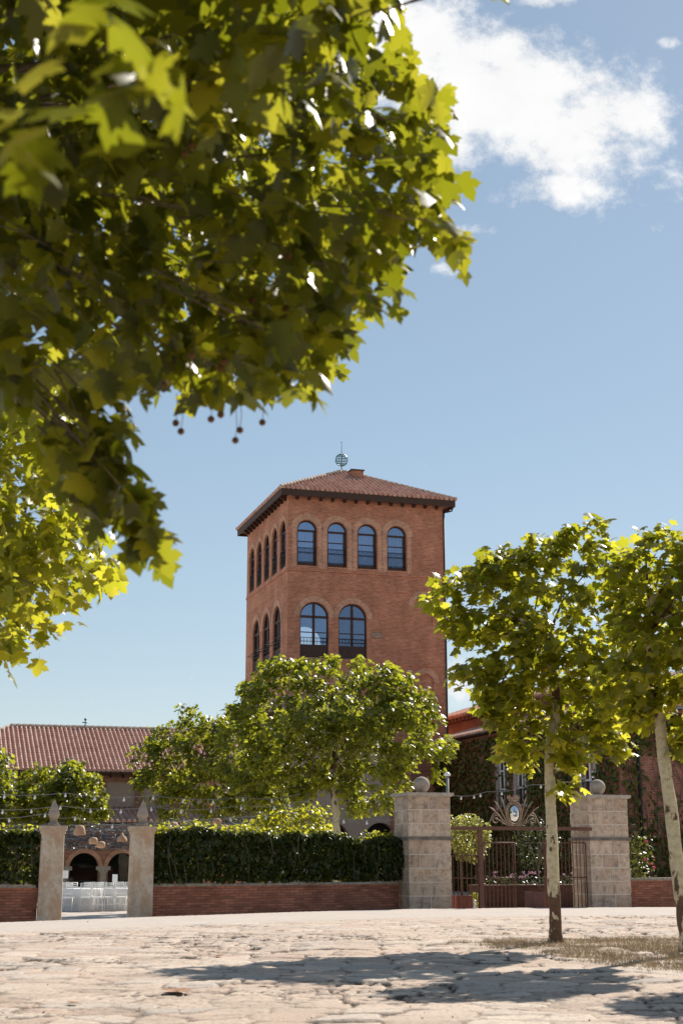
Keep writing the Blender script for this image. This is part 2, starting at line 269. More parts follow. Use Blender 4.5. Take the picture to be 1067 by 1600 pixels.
class MB:
    def __init__(s): s.v = []; s.f = []; s.m = []; s.uv = []; s.sm = []
    def add(s, verts, faces, mi=0, uvs=None, smooth=False):
        o = len(s.v); s.v.extend([tuple(q) for q in verts])
        for k, f in enumerate(faces):
            s.f.append(tuple(i + o for i in f)); s.m.append(mi); s.sm.append(smooth)
            s.uv.append(uvs[k] if uvs else None)
        return s
    def box(s, x0, x1, y0, y1, z0, z1, mi=0):
        v = [(x0, y0, z0), (x1, y0, z0), (x1, y1, z0), (x0, y1, z0), (x0, y0, z1), (x1, y0, z1), (x1, y1, z1), (x0, y1, z1)]
        return s.add(v, [(0, 3, 2, 1), (4, 5, 6, 7), (0, 1, 5, 4), (1, 2, 6, 5), (2, 3, 7, 6), (3, 0, 4, 7)], mi)
    def tube(s, path, rad, seg=8, mi=0, smooth=True, jit=0.0, rng=None):
        path = [Vector(q) for q in path]; n = len(path)
        if isinstance(rad, (int, float)): rad = [rad] * n
        vs = []; fs = []
        up = Vector((0.123, 0.9, 0.31)).normalized()
        for i, q in enumerate(path):
            t = (path[min(i + 1, n - 1)] - path[max(i - 1, 0)]).normalized()
            a = t.cross(up)
            if a.length < 1e-4: a = t.cross(Vector((1, 0, 0)))
            a.normalize(); b = t.cross(a).normalized()
            for k in range(seg):
                th = 2 * math.pi * k / seg; r = rad[i] * (1 + (rng.uniform(-jit, jit) if jit else 0))
                vs.append(q + a * (math.cos(th) * r) + b * (math.sin(th) * r))
        for i in range(n - 1):
            for k in range(seg):
                k2 = (k + 1) % seg
                fs.append((i * seg + k, (i + 1) * seg + k, (i + 1) * seg + k2, i * seg + k2))
        fs.append(tuple(range(seg))); fs.append(tuple((n - 1) * seg + k for k in reversed(range(seg))))
        return s.add(vs, fs, mi, smooth=smooth)
    def lathe(s, prof, c=(0, 0, 0), seg=16, mi=0, smooth=True, rot=0.0):
        vs = []; fs = []
        for r, z in prof:
            for k in range(seg):
                th = 2 * math.pi * k / seg + rot; vs.append((c[0] + r * math.cos(th), c[1] + r * math.sin(th), c[2] + z))
        for i in range(len(prof) - 1):
            for k in range(seg):
                k2 = (k + 1) % seg; fs.append((i * seg + k, i * seg + k2, (i + 1) * seg + k2, (i + 1) * seg + k))
        fs.append(tuple(reversed(range(seg)))); fs.append(tuple((len(prof) - 1) * seg + k for k in range(seg)))
        return s.add(vs, fs, mi, smooth=smooth)
    def sphere(s, c, r, seg=10, rings=7, mi=0, sz=1.0):
        prof = [(max(r * math.sin(math.pi * i / rings), r * 0.02), -r * sz * math.cos(math.pi * i / rings)) for i in range(rings + 1)]
        return s.lathe(prof, c, seg, mi)
    def build(s, name, mats, parent=None, loc=None):
        me = bpy.data.meshes.new(name); me.from_pydata(s.v, [], s.f)
        if not isinstance(mats, (list, tuple)): mats = [mats]
        for m in mats: me.materials.append(M[m])
        me.polygons.foreach_set('material_index', s.m); me.polygons.foreach_set('use_smooth', s.sm)
        ul = me.uv_layers.new(name='UVMap'); data = np.zeros((len(me.loops), 2), dtype=np.float32)
        for p, uv in zip(me.polygons, s.uv):
            if uv is not None:
                for k, li in enumerate(p.loop_indices): data[li] = uv[k]
                continue
            n = p.normal
            for k, li in enumerate(p.loop_indices):
                q = s.v[s.f[p.index][k]]
                if abs(n.z) > 0.75: data[li] = (q[0], q[1])
                else:
                    l = math.hypot(n.x, n.y) or 1; data[li] = ((-n.y * q[0] + n.x * q[1]) / l, q[2])
        ul.data.foreach_set('uv', data.ravel()); me.update()
        o = bpy.data.objects.new(name, me); link(o, parent)
        if loc: o.location = loc
        return o

def arch_loop(cx, wd, z0, z1, n=14):
    r = wd / 2; zs = z1 - r
    return [(cx - r, z0), (cx + r, z0)] + [(cx + r * math.cos(math.pi * k / n), zs + r * math.sin(math.pi * k / n)) for k in range(n + 1)]
def panel(mb, outer, holes, fmap, depth, mi=0, rmi=None):
    """flat wall face with holes; fmap(s, z, d) -> 3D, reveals go in by depth"""
    loops = [[Vector((a, b, 0)) for a, b in outer]] + [[Vector((a, b, 0)) for a, b in h] for h in holes]
    flat = [q for l in loops for q in l]
    tris = tessellate_polygon(loops)
    vs = [fmap(q.x, q.y, 0) for q in flat]
    fs = []; uvs = []
    for t in tris:
        a, b, c = (flat[i] for i in t)
        if (b - a).cross(c - a).z < 0: t = (t[0], t[2], t[1])
        fs.append(t); uvs.append([(flat[i].x, flat[i].y) for i in t])
    mb.add(vs, fs, mi, uvs)
    for h in holes:
        n = len(h); vs = [fmap(a, b, 0) for a, b in h] + [fmap(a, b, depth) for a, b in h]; acc = 0; fs = []; uv = []
        for k in range(n):
            k2 = (k + 1) % n; l = math.dist(h[k], h[k2])
            fs.append((k, n + k, n + k2, k2)); uv.append([(0, acc), (depth, acc), (depth, acc + l), (0, acc + l)]); acc += l
        mb.add(vs, fs, mi if rmi is None else rmi, uv)
def arch_ring(mb, cx, zs, r0, r1, fmap, proud, mi, n=18, a0=0.0, a1=math.pi):
    vs = []; fs = []; uv = []
    for k in range(n + 1):
        th = a0 + (a1 - a0) * k / n
        for r, d in ((r0, -proud), (r1, -proud), (r1, 0.01), (r0, 0.01)): vs.append(fmap(cx + r * math.cos(th), zs + r * math.sin(th), d))
    for k in range(n):
        l0 = r1 * (a1 - a0) * k / n; l1 = r1 * (a1 - a0) * (k + 1) / n
        for q in range(4):
            q2 = (q + 1) % 4
            fs.append((4 * k + q, 4 * k + q2, 4 * k + 4 + q2, 4 * k + 4 + q)); uv.append([(0, l0), (r1 - r0, l0), (r1 - r0, l1), (0, l1)])
    mb.add(vs, fs, mi, uv)

def roof_field(mb, o, ax, up, width, length, sp=0.33, row=0.42, h=0.085, mi=0, rng=None, s0f=None):
    """barrel tiles: o eave corner, ax along the eave, up the slope; length(s), s0f(s) give the slope extent of each column"""
    o = Vector(o); ax = Vector(ax).normalized(); up = Vector(up).normalized(); nrm = ax.cross(up).normalized()
    prof = [(-0.36, -0.3), (-0.30, 0.25), (-0.19, 0.78), (0, 1), (0.19, 0.78), (0.30, 0.25), (0.36, -0.3)]
    ncol = int(width / sp)
    for c in range(ncol):
        s = (c + 0.5) * sp; L1 = length(s); a = 0.0 if s0f is None else s0f(s); js = rng.uniform(-0.015, 0.015)
        # channel tile between the crowns
        b0 = o + ax * (s + sp / 2) + nrm * 0.005
        if L1 - a > 0.1:
            vs = [b0 + ax * (-sp * 0.3) + up * a, b0 + ax * (sp * 0.3) + up * a, b0 + ax * (sp * 0.3) + up * L1, b0 + ax * (-sp * 0.3) + up * L1]
            mb.add(vs, [(0, 1, 2, 3)], mi)
        while a < L1 - 0.05:
            b = min(a + row + 0.05, L1); vs = []
            for t, hh in ((a, 1.18), (b, 0.92)):
                wv = 1.05 if t == a else 0.9
                for px, pz in prof: vs.append(o + ax * (s + js + px * sp * wv) + up * t + nrm * (pz * h * hh + rng.uniform(0, 0.006)))
            n = len(prof)
            fs = [(k, k + 1, n + k + 1, n + k) for k in range(n - 1)] + [tuple(range(n - 1, -1, -1))]
            mb.add(vs, fs, mi, smooth=False); a += row

# ---- leaves
def leaf_shape(kind):
    if kind == 'plane':
        half = [(0.10, -0.10), (0.44, 0.0), (0.33, 0.13), (0.27, 0.22), (0.42, 0.24), (0.60, 0.50), (0.44, 0.50), (0.36, 0.60), (0.22, 0.53), (0.25, 0.68), (0.13, 0.83)]
    elif kind == 'maple':
        half = [(0.08, -0.05), (0.46, 0.06), (0.27, 0.22), (0.58, 0.52), (0.22, 0.52), (0.20, 0.75)]
    elif kind == 'oval':
        half = [(0.22, 0.2), (0.30, 0.5), (0.18, 0.82)]
    else:
        half = [(0.40, 0.15), (0.46, 0.5), (0.2, 0.8)]
    pts = [(0, 0)] + half + [(0, 1.0)] + [(-x, y) for x, y in reversed(half)]
    out = []
    for x, y in pts: out.append((x, y, -0.30 * abs(x) ** 1.3 - 0.22 * y * y + 0.05))
    ctr = (0, 0.36, 0.03); stalk = [(-0.012, -0.02, 0.05), (0.012, -0.02, 0.05), (0.03, -0.42, 0.10)] if kind in ('plane', 'maple') else []
    v = np.array([ctr] + out + stalk, dtype=np.float64); n = len(out)
    f = [(0, 1 + (k + 1) % n, 1 + k) for k in range(n)] + ([(n + 1, n + 3, n + 2), (1, n + 1, n + 2)] if stalk else [])
    return v, np.array(f)
SHAPES = {k: leaf_shape(k) for k in ('plane', 'maple', 'oval', 'ivy')}
def leaves(name, P, size, mat, parent, ctr, rs, shape='maple', droop=(-0.1, 1.05), outb=0.6, petiole=False):
    P = np.asarray(P, float); n = len(P)
    sv, sf = SHAPES[shape]
    o = P - np.asarray(ctr); o[:, 2] = 0; l = np.linalg.norm(o, axis=1, keepdims=True); o = o / np.maximum(l, 1e-6)
    ang = rs.uniform(0, 2 * np.pi, n); rnd = np.stack([np.cos(ang), np.sin(ang), np.zeros(n)], 1)
    hdir = o * outb + rnd * (1 - outb * 0.4); hdir /= np.maximum(np.linalg.norm(hdir, axis=1, keepdims=True), 1e-6)
    d = rs.uniform(droop[0], droop[1], n)[:, None]
    Yv = hdir * np.cos(d) - np.array([0, 0, 1.0]) * np.sin(d)
    up = np.array([0, 0, 1.0]) + rs.normal(0, 0.42, (n, 3)); Z = up - Yv * np.sum(up * Yv, 1, keepdims=True); Z /= np.maximum(np.linalg.norm(Z, axis=1, keepdims=True), 1e-6)
    X = np.cross(Yv, Z)
    sz = rs.uniform(size[0], size[1], n)[:, None, None]
    curl = rs.uniform(0.3, 1.7, n)[:, None, None]; wid = rs.uniform(0.82, 1.12, n)[:, None, None]
    V = P[:, None, :] + sz * (sv[None, :, 0:1] * wid * X[:, None, :] + sv[None, :, 1:2] * Yv[:, None, :] + sv[None, :, 2:3] * curl * Z[:, None, :])
    k = len(sv); F = sf[None] + (np.arange(n) * k)[:, None, None]
    V = V.reshape(-1, 3); F = F.reshape(-1, 3)
    me = bpy.data.meshes.new(name); me.vertices.add(len(V)); me.vertices.foreach_set('co', V.ravel().astype(np.float32))
    nf = len(F); me.loops.add(nf * 3); me.loops.foreach_set('vertex_index', F.ravel().astype(np.int32))
    me.polygons.add(nf); me.polygons.foreach_set('loop_start', np.arange(0, nf * 3, 3, dtype=np.int32)); me.polygons.foreach_set('loop_total', np.full(nf, 3, dtype=np.int32))
    me.polygons.foreach_set('use_smooth', np.ones(nf, dtype=bool))
    me.update(calc_edges=True); me.validate(); me.materials.append(M[mat])
    ob = bpy.data.objects.new(name, me); link(ob, parent); return ob
def inpoly(u, v, poly):
    c = np.zeros(len(u), bool); n = len(poly)
    for i in range(n):
        x1, y1 = poly[i]; x2, y2 = poly[(i + 1) % n]
        if y1 == y2: continue
        hit = ((y1 > v) != (y2 > v)) & (u < (x2 - x1) * (v - y1) / (y2 - y1) + x1); c ^= hit
    return c
def edge_dist(u, v, poly):
    d = np.full(len(u), 1e9); n = len(poly)
    for i in range(n):
        a = np.array(poly[i], float); b = np.array(poly[(i + 1) % n], float); ab = b - a
        t = np.clip(((u - a[0]) * ab[0] + (v - a[1]) * ab[1]) / (ab @ ab), 0, 1)
        d = np.minimum(d, np.hypot(u - a[0] - t * ab[0], v - a[1] - t * ab[1]))
    return d
def crown_points(poly, Y, depth, ncl, per, spread, rs, front=1.0):
    """leaf clusters filling a crown volume whose silhouette is poly (measured angles) at distance Y and half depth `depth`"""
    xs = [q[0] for q in poly]; ys = [q[1] for q in poly]; C = []
    while len(C) < ncl:
        u = rs.uniform(min(xs), max(xs), 600); v = rs.uniform(min(ys), max(ys), 600)
        k = inpoly(u, v, poly); u, v = u[k], v[k]; d = edge_dist(u, v, poly)
        for a, b, e in zip(u, v, d): C.append((a, b, e))
    C = C[:ncl]; dm = max(c[2] for c in C); cl = []; pts = []
    for a, b, e in C:
        th = depth * math.sqrt(max(e / dm, 0.03)); r = rs.uniform(-1, 1); r = math.copysign(abs(r) ** 0.6, r)
        c = at(a, b, Y); c.y += th * r; cl.append(c)
        m = max(3, int(per * rs.uniform(0.5, 1.5))); off = np.clip(rs.normal(0, spread, (m, 3)), -1.8 * spread, 1.8 * spread) * np.array([1, 1, 0.75])
        pts.append(np.array(c) + off)
    return cl, np.concatenate(pts)
def limbs(mb, start, targets, rng, r0=0.05, seg=6):
    for t in targets:
        s = Vector(start[rng.randrange(len(start))]); t = Vector(t); mid = s.lerp(t, 0.5) + Vector((rng.uniform(-.2, .2), rng.uniform(-.2, .2), rng.uniform(-0.05, .3)))
        mb.tube([s, s.lerp(mid, 0.55), mid, mid.lerp(t, 0.6) + Vector((0, 0, rng.uniform(-.05, .1))), t], [r0, r0 * 0.8, r0 * 0.55, r0 * 0.35, r0 * 0.15], seg)

# ------------------------------------------------------------------ ground
def hash2(ix, iy, k):
    h = (ix.astype(np.int64) * 374761393 + iy.astype(np.int64) * 668265263 + k * 1442695041) & 0x7fffffff
    h = ((h ^ (h >> 13)) * 1274126177) & 0x7fffffff
    return ((h ^ (h >> 16)) & 0xffff) / 65535.0
def vnoise(x, y, k):
    ix = np.floor(x); iy = np.floor(y); fx = x - ix; fy = y - iy; fx = fx * fx * (3 - 2 * fx); fy = fy * fy * (3 - 2 * fy)
    a = hash2(ix, iy, k); b = hash2(ix + 1, iy, k); c = hash2(ix, iy + 1, k); d = hash2(ix + 1, iy + 1, k)
    return (a * (1 - fx) + b * fx) * (1 - fy) + (c * (1 - fx) + d * fx) * fy
def fbm(x, y, k, o=4):
    t = 0; a = 0.5
    for i in range(o): t = t + a * vnoise(x * 2 ** i, y * 2 ** i, k + i); a *= 0.5
    return t
def slabs(x, y, k):
    ix = np.floor(x); iy = np.floor(y); f1 = np.full(x.shape, 9.0); f2 = np.full(x.shape, 9.0); idv = np.zeros(x.shape); tx = np.zeros(x.shape)
    for dx in (-1, 0, 1):
        for dy in (-1, 0, 1):
            cx = ix + dx; cy = iy + dy; px = cx + 0.1 + 0.8 * hash2(cx, cy, k); py = cy + 0.1 + 0.8 * hash2(cx, cy, k + 1)
            d = np.maximum(np.abs(px - x), np.abs(py - y)) * 0.6 + 0.4 * np.hypot(px - x, py - y); idn = hash2(cx, cy, k + 2)
            n = d < f1; f2 = np.where(n, f1, np.minimum(f2, d)); idv = np.where(n, idn, idv)
            tx = np.where(n, (x - px) * (hash2(cx, cy, k + 3) - 0.5) + (y - py) * (hash2(cx, cy, k + 4) - 0.5), tx); f1 = np.where(n, d, f1)
    return f2 - f1, idv, tx
CREST_X = [-60, -9, -7.25, -4.36, -1.3, 1.72, 4.8, 7.9, 12, 60]
CREST_Y = [30, 30.6, 31.4, 34.2, 36.9, 39.0, 39.9, 40.3, 40.8, 44]
def base_z(x, y):
    c = np.interp(x, CREST_X, CREST_Y); d = y - c
    z = -0.25 * np.clip(d / 1.1, 0, 1) ** 0.8 - 0.012 * np.clip(d - 1.1, 0, 60)
    return z
def ground_z(x, y): return float(base_z(np.array([x]), np.array([y]))[0])
def build_ground():
    ys = [-40, -10, 0, 6, 9, 11]; y = 12.4
    while y < 46: ys.append(y); y += max(0.035, 0.035 * (y / 13) ** 1.25)
    ys += [47, 49, 52, 56, 62, 70, 80, 95, 120, 170, 300, 600]
    xs = [-500, -200, -90, -50, -30, -20, -14, -11]; x = -9.0
    while x < 10.0: xs.append(x); x += 0.036
    xs += [11, 13, 17, 25, 40, 90, 200, 500]
    X, Yg = np.meshgrid(np.array(xs, float), np.array(ys, float))
    Z = base_z(X, Yg)
    wx = X + 0.25 * (fbm(X * 1.3, Yg * 1.3, 5) - 0.5); wy = Yg + 0.25 * (fbm(X * 1.3, Yg * 1.3, 25) - 0.5)
    e, idv, tl = slabs(wx / 0.62, wy / 0.52, 11)
    fine = (Yg > 12) & (Yg < 46) & (X > -9.2) & (X < 10.2)
    crest = np.interp(X, CREST_X, CREST_Y); dd = Yg - crest
    road = np.clip((dd + 6.0) / 1.5, 0, 1)                       # smooth strip of road in front of the wall
    lump = fbm(X * 0.35, Yg * 0.35, 3, 3) - 0.45
    fineb = fbm(X * 6, Yg * 6, 77, 3) - 0.45
    patchy = np.clip((fbm(X * 0.5 + 9, Yg * 0.5, 91, 3) - 0.26) * 4.0, 0.4, 1)
    crack = np.clip(1 - e / 0.09, 0, 1)
    crack = np.clip(1 - e / 0.085, 0, 1) ** 0.7
    rel = (idv - 0.5) * 0.034 + tl * 0.05 - crack * 0.048 + fineb * 0.022
    e2, id2, tl2 = slabs(wx / 0.24 + 31, wy / 0.19 + 7, 61)
    rel = rel + ((id2 - 0.5) * 0.016 + tl2 * 0.02 - np.clip(1 - e2 / 0.15, 0, 1) * 0.022) * np.clip((fbm(X * 0.4 + 3, Yg * 0.4, 17, 3) - 0.35) * 5, 0, 1)
    crack = np.maximum(crack, np.clip(1 - e2 / 0.13, 0, 1) * 0.85 * np.clip((fbm(X * 0.4 + 3, Yg * 0.4, 17, 3) - 0.38) * 5, 0, 1))
    amp = np.where(fine, 1, 0) * np.clip((44 - Yg) / 3, 0, 1) * (1 - road * 0.93)
    Z = Z + amp * patchy * rel + np.where(fine, 1, 0) * lump * 0.03 * (1 - road)
    Z = Z + np.where(fine, 1, 0) * (fbm(X * 9, Yg * 9, 55, 2) - 0.4) * 0.006
    nx, ny = len(xs), len(ys)
    V = np.stack([X, Yg, Z], -1).reshape(-1, 3)
    i = np.arange(ny - 1)[:, None] * nx + np.arange(nx - 1)[None]; F = np.stack([i, i + 1, i + nx + 1, i + nx], -1).reshape(-1, 4)
    me = bpy.data.meshes.new('ground'); me.vertices.add(len(V)); me.vertices.foreach_set('co', V.ravel().astype(np.float32))
    nf = len(F); me.loops.add(nf * 4); me.loops.foreach_set('vertex_index', F.ravel().astype(np.int32)); me.polygons.add(nf)
    me.polygons.foreach_set('loop_start', np.arange(0, nf * 4, 4, dtype=np.int32)); me.polygons.foreach_set('loop_total', np.full(nf, 4, dtype=np.int32))
    me.polygons.foreach_set('use_smooth', np.ones(nf, bool)); me.update(calc_edges=True)
    for nm, arr in (('slab', idv), ('crack', crack * amp * patchy), ('road', np.where(fine, road, np.where(dd > -6, 1.0, 0.0)))):
        a = me.attributes.new(nm, 'FLOAT', 'POINT'); a.data.foreach_set('value', arr.ravel().astype(np.float32))
    m, nt, b, _ = new_mat('stone_paving')
    def attr(n):
        a = nt.nodes.new('ShaderNodeAttribute'); a.attribute_name = n; return a.outputs['Fac']
    n1 = tnoise(nt, 1.1, 6, 0.6); n2 = tnoise(nt, 22, 6, 0.7); n3 = tnoise(nt, 4, 8, 0.75, stretch=(0.45, 1, 1))
    c = ramp(nt, attr('slab'), [(0.0, (0.36, 0.28, 0.23)), (0.25, (0.54, 0.44, 0.365)), (0.5, (0.47, 0.36, 0.295)), (0.75, (0.60, 0.50, 0.42)), (1.0, (0.42, 0.37, 0.335))])
    c = mixc(nt, 1.0, c, ramp(nt, n3, [(0.30, (0.50, 0.48, 0.47)), (0.44, (0.92, 0.92, 0.92)), (0.75, (1.06, 1.05, 1.03))]), 'MULTIPLY')
    c = mixc(nt, ramp(nt, n1, [(0.40, (0, 0, 0)), (0.75, (0.45, 0.45, 0.45))]), c, (0.57, 0.455, 0.37))
    c = mixc(nt, 1.0, c, ramp(nt, n2, [(0.34, (0.70, 0.68, 0.66)), (0.48, (1.0, 0.99, 0.98)), (0.68, (1.14, 1.13, 1.11))]), 'MULTIPLY')
    c = mixc(nt, ramp(nt, attr('crack'), [(0.06, (0, 0, 0)), (0.55, (0.92, 0.92, 0.92))]), c, (0.075, 0.055, 0.045))
    rd = ramp(nt, n1, [(0.3, (0.46, 0.395, 0.345)), (0.7, (0.51, 0.445, 0.395))])
    c = mixc(nt, attr('road'), c, rd)
    nt.links.new(c, b.inputs['Base Color']); b.inputs['Roughness'].default_value = 0.95; b.inputs['Specular IOR Level'].default_value = 0.15
    bump(nt, b, n2, 0.6, 0.02)
    me.materials.append(m); o = bpy.data.objects.new('ground', me); link(o); tag(o, kind='structure')
build_ground()

def blades(name, poly, n, h, wd, mat, rs, zf, kind='stuff', label=None, cat=None, lean=0.6):
    xs = [q[0] for q in poly]; ys = [q[1] for q in poly]
    x = rs.uniform(min(xs), max(xs), n * 3); y = rs.uniform(min(ys), max(ys), n * 3); k = inpoly(x, y, poly); x, y = x[k], y[k]
    dens = fbm(x * 0.9, y * 0.9, 31, 3); e = edge_dist(x, y, poly); k = (dens > 0.30) & (e > rs.uniform(0, 0.7, len(x)) ** 2); x, y = x[k][:n], y[k][:n]; n = len(x)
    z = zf(x, y); a = rs.uniform(0, 2 * np.pi, n); hh = rs.uniform(h[0], h[1], n) * (0.5 + fbm(x * 1.7, y * 1.7, 8, 2)); l = rs.uniform(0, lean, n) * hh; b2 = rs.uniform(0, 2 * np.pi, n)
    p = np.stack([x, y, z - 0.01], 1); dx = np.stack([np.cos(a) * wd, np.sin(a) * wd, np.zeros(n)], 1)
    tip = p + np.stack([np.cos(b2) * l, np.sin(b2) * l, hh], 1)
    V = np.stack([p - dx, p + dx, tip], 1).reshape(-1, 3)
    me = bpy.data.meshes.new(name); me.from_pydata(V.tolist(), [], [(3 * i, 3 * i + 1, 3 * i + 2) for i in range(n)]); me.materials.append(M[mat])
    o = bpy.data.objects.new(name, me); link(o); tag(o, label, cat, None, kind); return o
def grit(n, seed):
    rs = np.random.RandomState(seed); y = 13 + 20 * rs.uniform(0, 1, n) ** 1.6; x = rs.uniform(-1, 1, n) * (y * 0.27)
    k = fbm(x * 0.7, y * 0.7, 19, 3) > rs.uniform(0.25, 0.6, n); x, y = x[k], y[k]; n = len(x); z = base_z(x, y)
    r_ = rs.uniform(0.005, 0.014, n) * np.where(rs.uniform(0, 1, n) < 0.06, 1.8, 1)
    o = np.array([(1, 0, 0), (0, 1, 0), (-1, 0, 0), (0, -1, 0), (0.1, 0.1, 0.7), (0, 0, -0.5)], float); F = np.array([(0, 1, 4), (1, 2, 4), (2, 3, 4), (3, 0, 4), (1, 0, 5), (2, 1, 5), (3, 2, 5), (0, 3, 5)])
    sc = rs.uniform(0.6, 1.4, (n, 6, 1)); V = np.stack([x, y, z + 0.004], 1)[:, None] + o[None] * r_[:, None, None] * sc
    me = bpy.data.meshes.new('grit'); me.from_pydata(V.reshape(-1, 3).tolist(), [], (F[None] + 6 * np.arange(n)[:, None, None]).reshape(-1, 3).tolist())
    M['grit'] = island_mat('loose_grit', [(0, (0.22, 0.15, 0.11)), (0.5, (0.42, 0.33, 0.26)), (1, (0.56, 0.47, 0.39))], 0.9, 8, 0.3, 0.2, 0); me.materials.append(M['grit'])
    o_ = bpy.data.objects.new('loose_grit', me); link(o_); tag(o_, 'loose grit and pebbles scattered over the stone paving', 'gravel', kind='stuff')
grit(350, 4)
rs0 = np.random.RandomState(5)
blades('dry_grass', [(1.7, 24.4), (2.2, 22.9), (2.85, 21.2), (3.2, 19.9), (3.75, 18.5), (4.3, 17.6), (9, 17.0), (9.5, 25.6), (3, 25.5)], 48000, (0.025, 0.10), 0.004, 'straw', rs0,
       lambda x, y: base_z(x, y), label='dry straw grass round the foot of the row of plane trees', cat='grass', lean=1.4)
blades('lawn_grass', [(-6.1, 42.5), (-5.3, 40.0), (-1, 40.5), (6, 44), (6, 60), (-8, 62), (-6.5, 47.5)], 14000, (0.05, 0.12), 0.012, 'grass', rs0,
       lambda x, y: base_z(x, y), label='mown green lawn beyond the gate pillars', cat='grass')

TH = R(16.678)
def rot_pt(o, x, y): return (o[0] + x * math.cos(TH) - y * math.sin(TH), o[1] + x * math.sin(TH) + y * math.cos(TH))

# ------------------------------------------------------------------ the brick tower
rng = random.Random(3)
TW, TD, TH_Z = 11.36, 12.42, 25.515
tower = thing('brick_tower', 'tall square red brick tower with arched windows and a tiled hip roof', 'tower', (-3.652, 95.0, -0.9), TH)
ZB = 0.9   # tower-local height of world zero
fA = lambda s, z, d: (s, d, z + ZB)
fB = lambda s, z, d: (d, s, z + ZB)
UA = [(1.355, 1.40, 20.6, 23.8), (3.51, 1.40, 20.6, 23.8), (5.69, 1.40, 20.6, 23.8), (7.85, 1.40, 20.6, 23.8)]
LA = [(1.90, 2.02, 14.3, 18.1), (4.62, 2.02, 14.3, 18.1)]
UB = [(1.45, 1.62, 20.6, 23.98), (3.82, 1.62, 20.6, 23.98), (6.16, 1.62, 20.6, 23.98), (8.49, 1.62, 20.6, 23.98), (10.82, 1.62, 20.6, 23.98)]
LB = [(2.95, 2.15, 14.3, 18.2), (6.07, 2.15, 14.3, 18.2), (9.11, 2.15, 14.3, 18.2)]
NICHE = [(9.75, 1.32, 16.85, 18.85), (9.85, 1.15, 9.6, 13.45)]
mb = MB()
panel(mb, [(0, -0.95), (TW, -0.95), (TW, TH_Z), (0, TH_Z)], [arch_loop(*q) for q in UA + LA + NICHE], fA, 0.42)
panel(mb, [(0, -0.95), (TD, -0.95), (TD, TH_Z), (0, TH_Z)], [arch_loop(*q) for q in UB + LB], fB, 0.36)
# niche backs
for cx, wd, z0, z1 in NICHE:
    l = arch_loop(cx, wd + 0.1, z0 - 0.05, z1 + 0.05); mb.add([fA(a, b, 0.09) for a, b in l], [tuple(range(len(l)))], 0, [[(a, b) for a, b in l]])
# far walls (the back one with the opening that shows through the lower windows)
panel(mb, [(0, -0.95), (TW, -0.95), (TW, TH_Z), (0, TH_Z)], [arch_loop(4.6, 2.6, 15.6, 18.4)], lambda s, z, d: (s, TD + d, z + ZB), 0.1)
mb.add([(TW, 0, -0.05), (TW, TD, -0.05), (TW, TD, TH_Z + ZB), (TW, 0, TH_Z + ZB)], [(0, 1, 2, 3)])
# pilaster strip at the near corner, string courses, sills
for z0, z1, d in ((20.22, 20.36, 0.06), (20.36, 20.46, 0.035), (14.0, 14.09, 0.06), (14.09, 14.2, 0.035), (19.0, 19.04, 0.012)):
    mb.box(-d, TW + 0.001, -d, 0.0, z0 + ZB, z1 + ZB, 0); mb.box(-d, 0.0, 0.0, TD, z0 + ZB, z1 + ZB, 0)
for cx, wd, z0, z1 in UA + LA: mb.box(cx - wd / 2 - 0.05, cx + wd / 2 + 0.05, -0.05, 0.4, z0 + ZB - 0.13, z0 + ZB, 0)
for cx, wd, z0, z1 in UA:      # raised piers between the windows
    for sx in (cx - wd / 2 - 0.36, cx + wd / 2 + 0.06): mb.box(sx, sx + 0.30, -0.03, 0.0, 20.46 + ZB, z1 + ZB - wd / 2, 1)
for cx, wd, z0, z1 in UA: arch_ring(mb, cx, z1 - wd / 2, wd / 2 + 0.03, wd / 2 + 0.46, fA, 0.03, 1)
for cx, wd, z0, z1 in LA: arch_ring(mb, cx, z1 - wd / 2, wd / 2 + 0.03, wd / 2 + 0.40, fA, 0.03, 1)
for cx, wd, z0, z1 in NICHE: arch_ring(mb, cx, z1 - wd / 2, wd / 2 + 0.05, wd / 2 + 0.42, fA, 0.025, 1)
for cx, wd, z0, z1 in UB: arch_ring(mb, cx, z1 - wd / 2, wd / 2 + 0.03, wd / 2 + 0.34, fB, 0.03, 1)
for cx, wd, z0, z1 in LB: arch_ring(mb, cx, z1 - wd / 2, wd / 2 + 0.03, wd / 2 + 0.42, fB, 0.03, 1)
mb.build('wall', ['brick', 'archbrick'], tower)
mb = MB(); mb.lathe([(0.36, -0.02), (0.42, 0.0), (0.30, 0.012)], (0, 0, 0), 18, 0)
M['patch'] = simple('mortar_patch', (0.33, 0.2, 0.14), (0.42, 0.29, 0.22), 3, 0.9); pt = mb.build('patch', 'patch', tower); pt.location = (6.35, -0.002, 16.0 + ZB); pt.rotation_euler = (R(90), 0, 0); pt.scale = (1.1, 0.6, 1)
# roof body, eaves, brackets
OV = 0.66; ZE = 25.62
mb = MB()
x0, x1, y0, y1 = -OV, TW + OV, -OV, TD + OV
mb.box(x0 + 0.06, x1 - 0.06, y0 + 0.06, y1 - 0.06, ZE - 0.10 + ZB, ZE + 0.02 + ZB)
for (a0, a1, b0, b1) in ((x0, x1, y0, y0 + 0.06), (x0, x1, y1 - 0.06, y1), (x0, x0 + 0.06, y0 + 0.06, y1 - 0.06), (x1 - 0.06, x1, y0 + 0.06, y1 - 0.06)):
    mb.box(a0, a1, b0, b1, ZE - 0.30 + ZB, ZE + 0.17 + ZB)
mb.build('eave', 'eave', tower)
br = MB(); br.box(-0.085, 0.085, -0.40, 0.0, 0.0, 0.215); br.box(-0.085, 0.085, -0.26, 0.0, -0.10, 0.0)
b0 = br.build('bracket', 'eave', tower); b0.location = (0.6, -0.002, 25.30 + ZB)
for k in range(1, 13):
    c = b0.copy(); link(c, tower); c.location = (0.6 + 0.85 * k, -0.002, 25.30 + ZB)
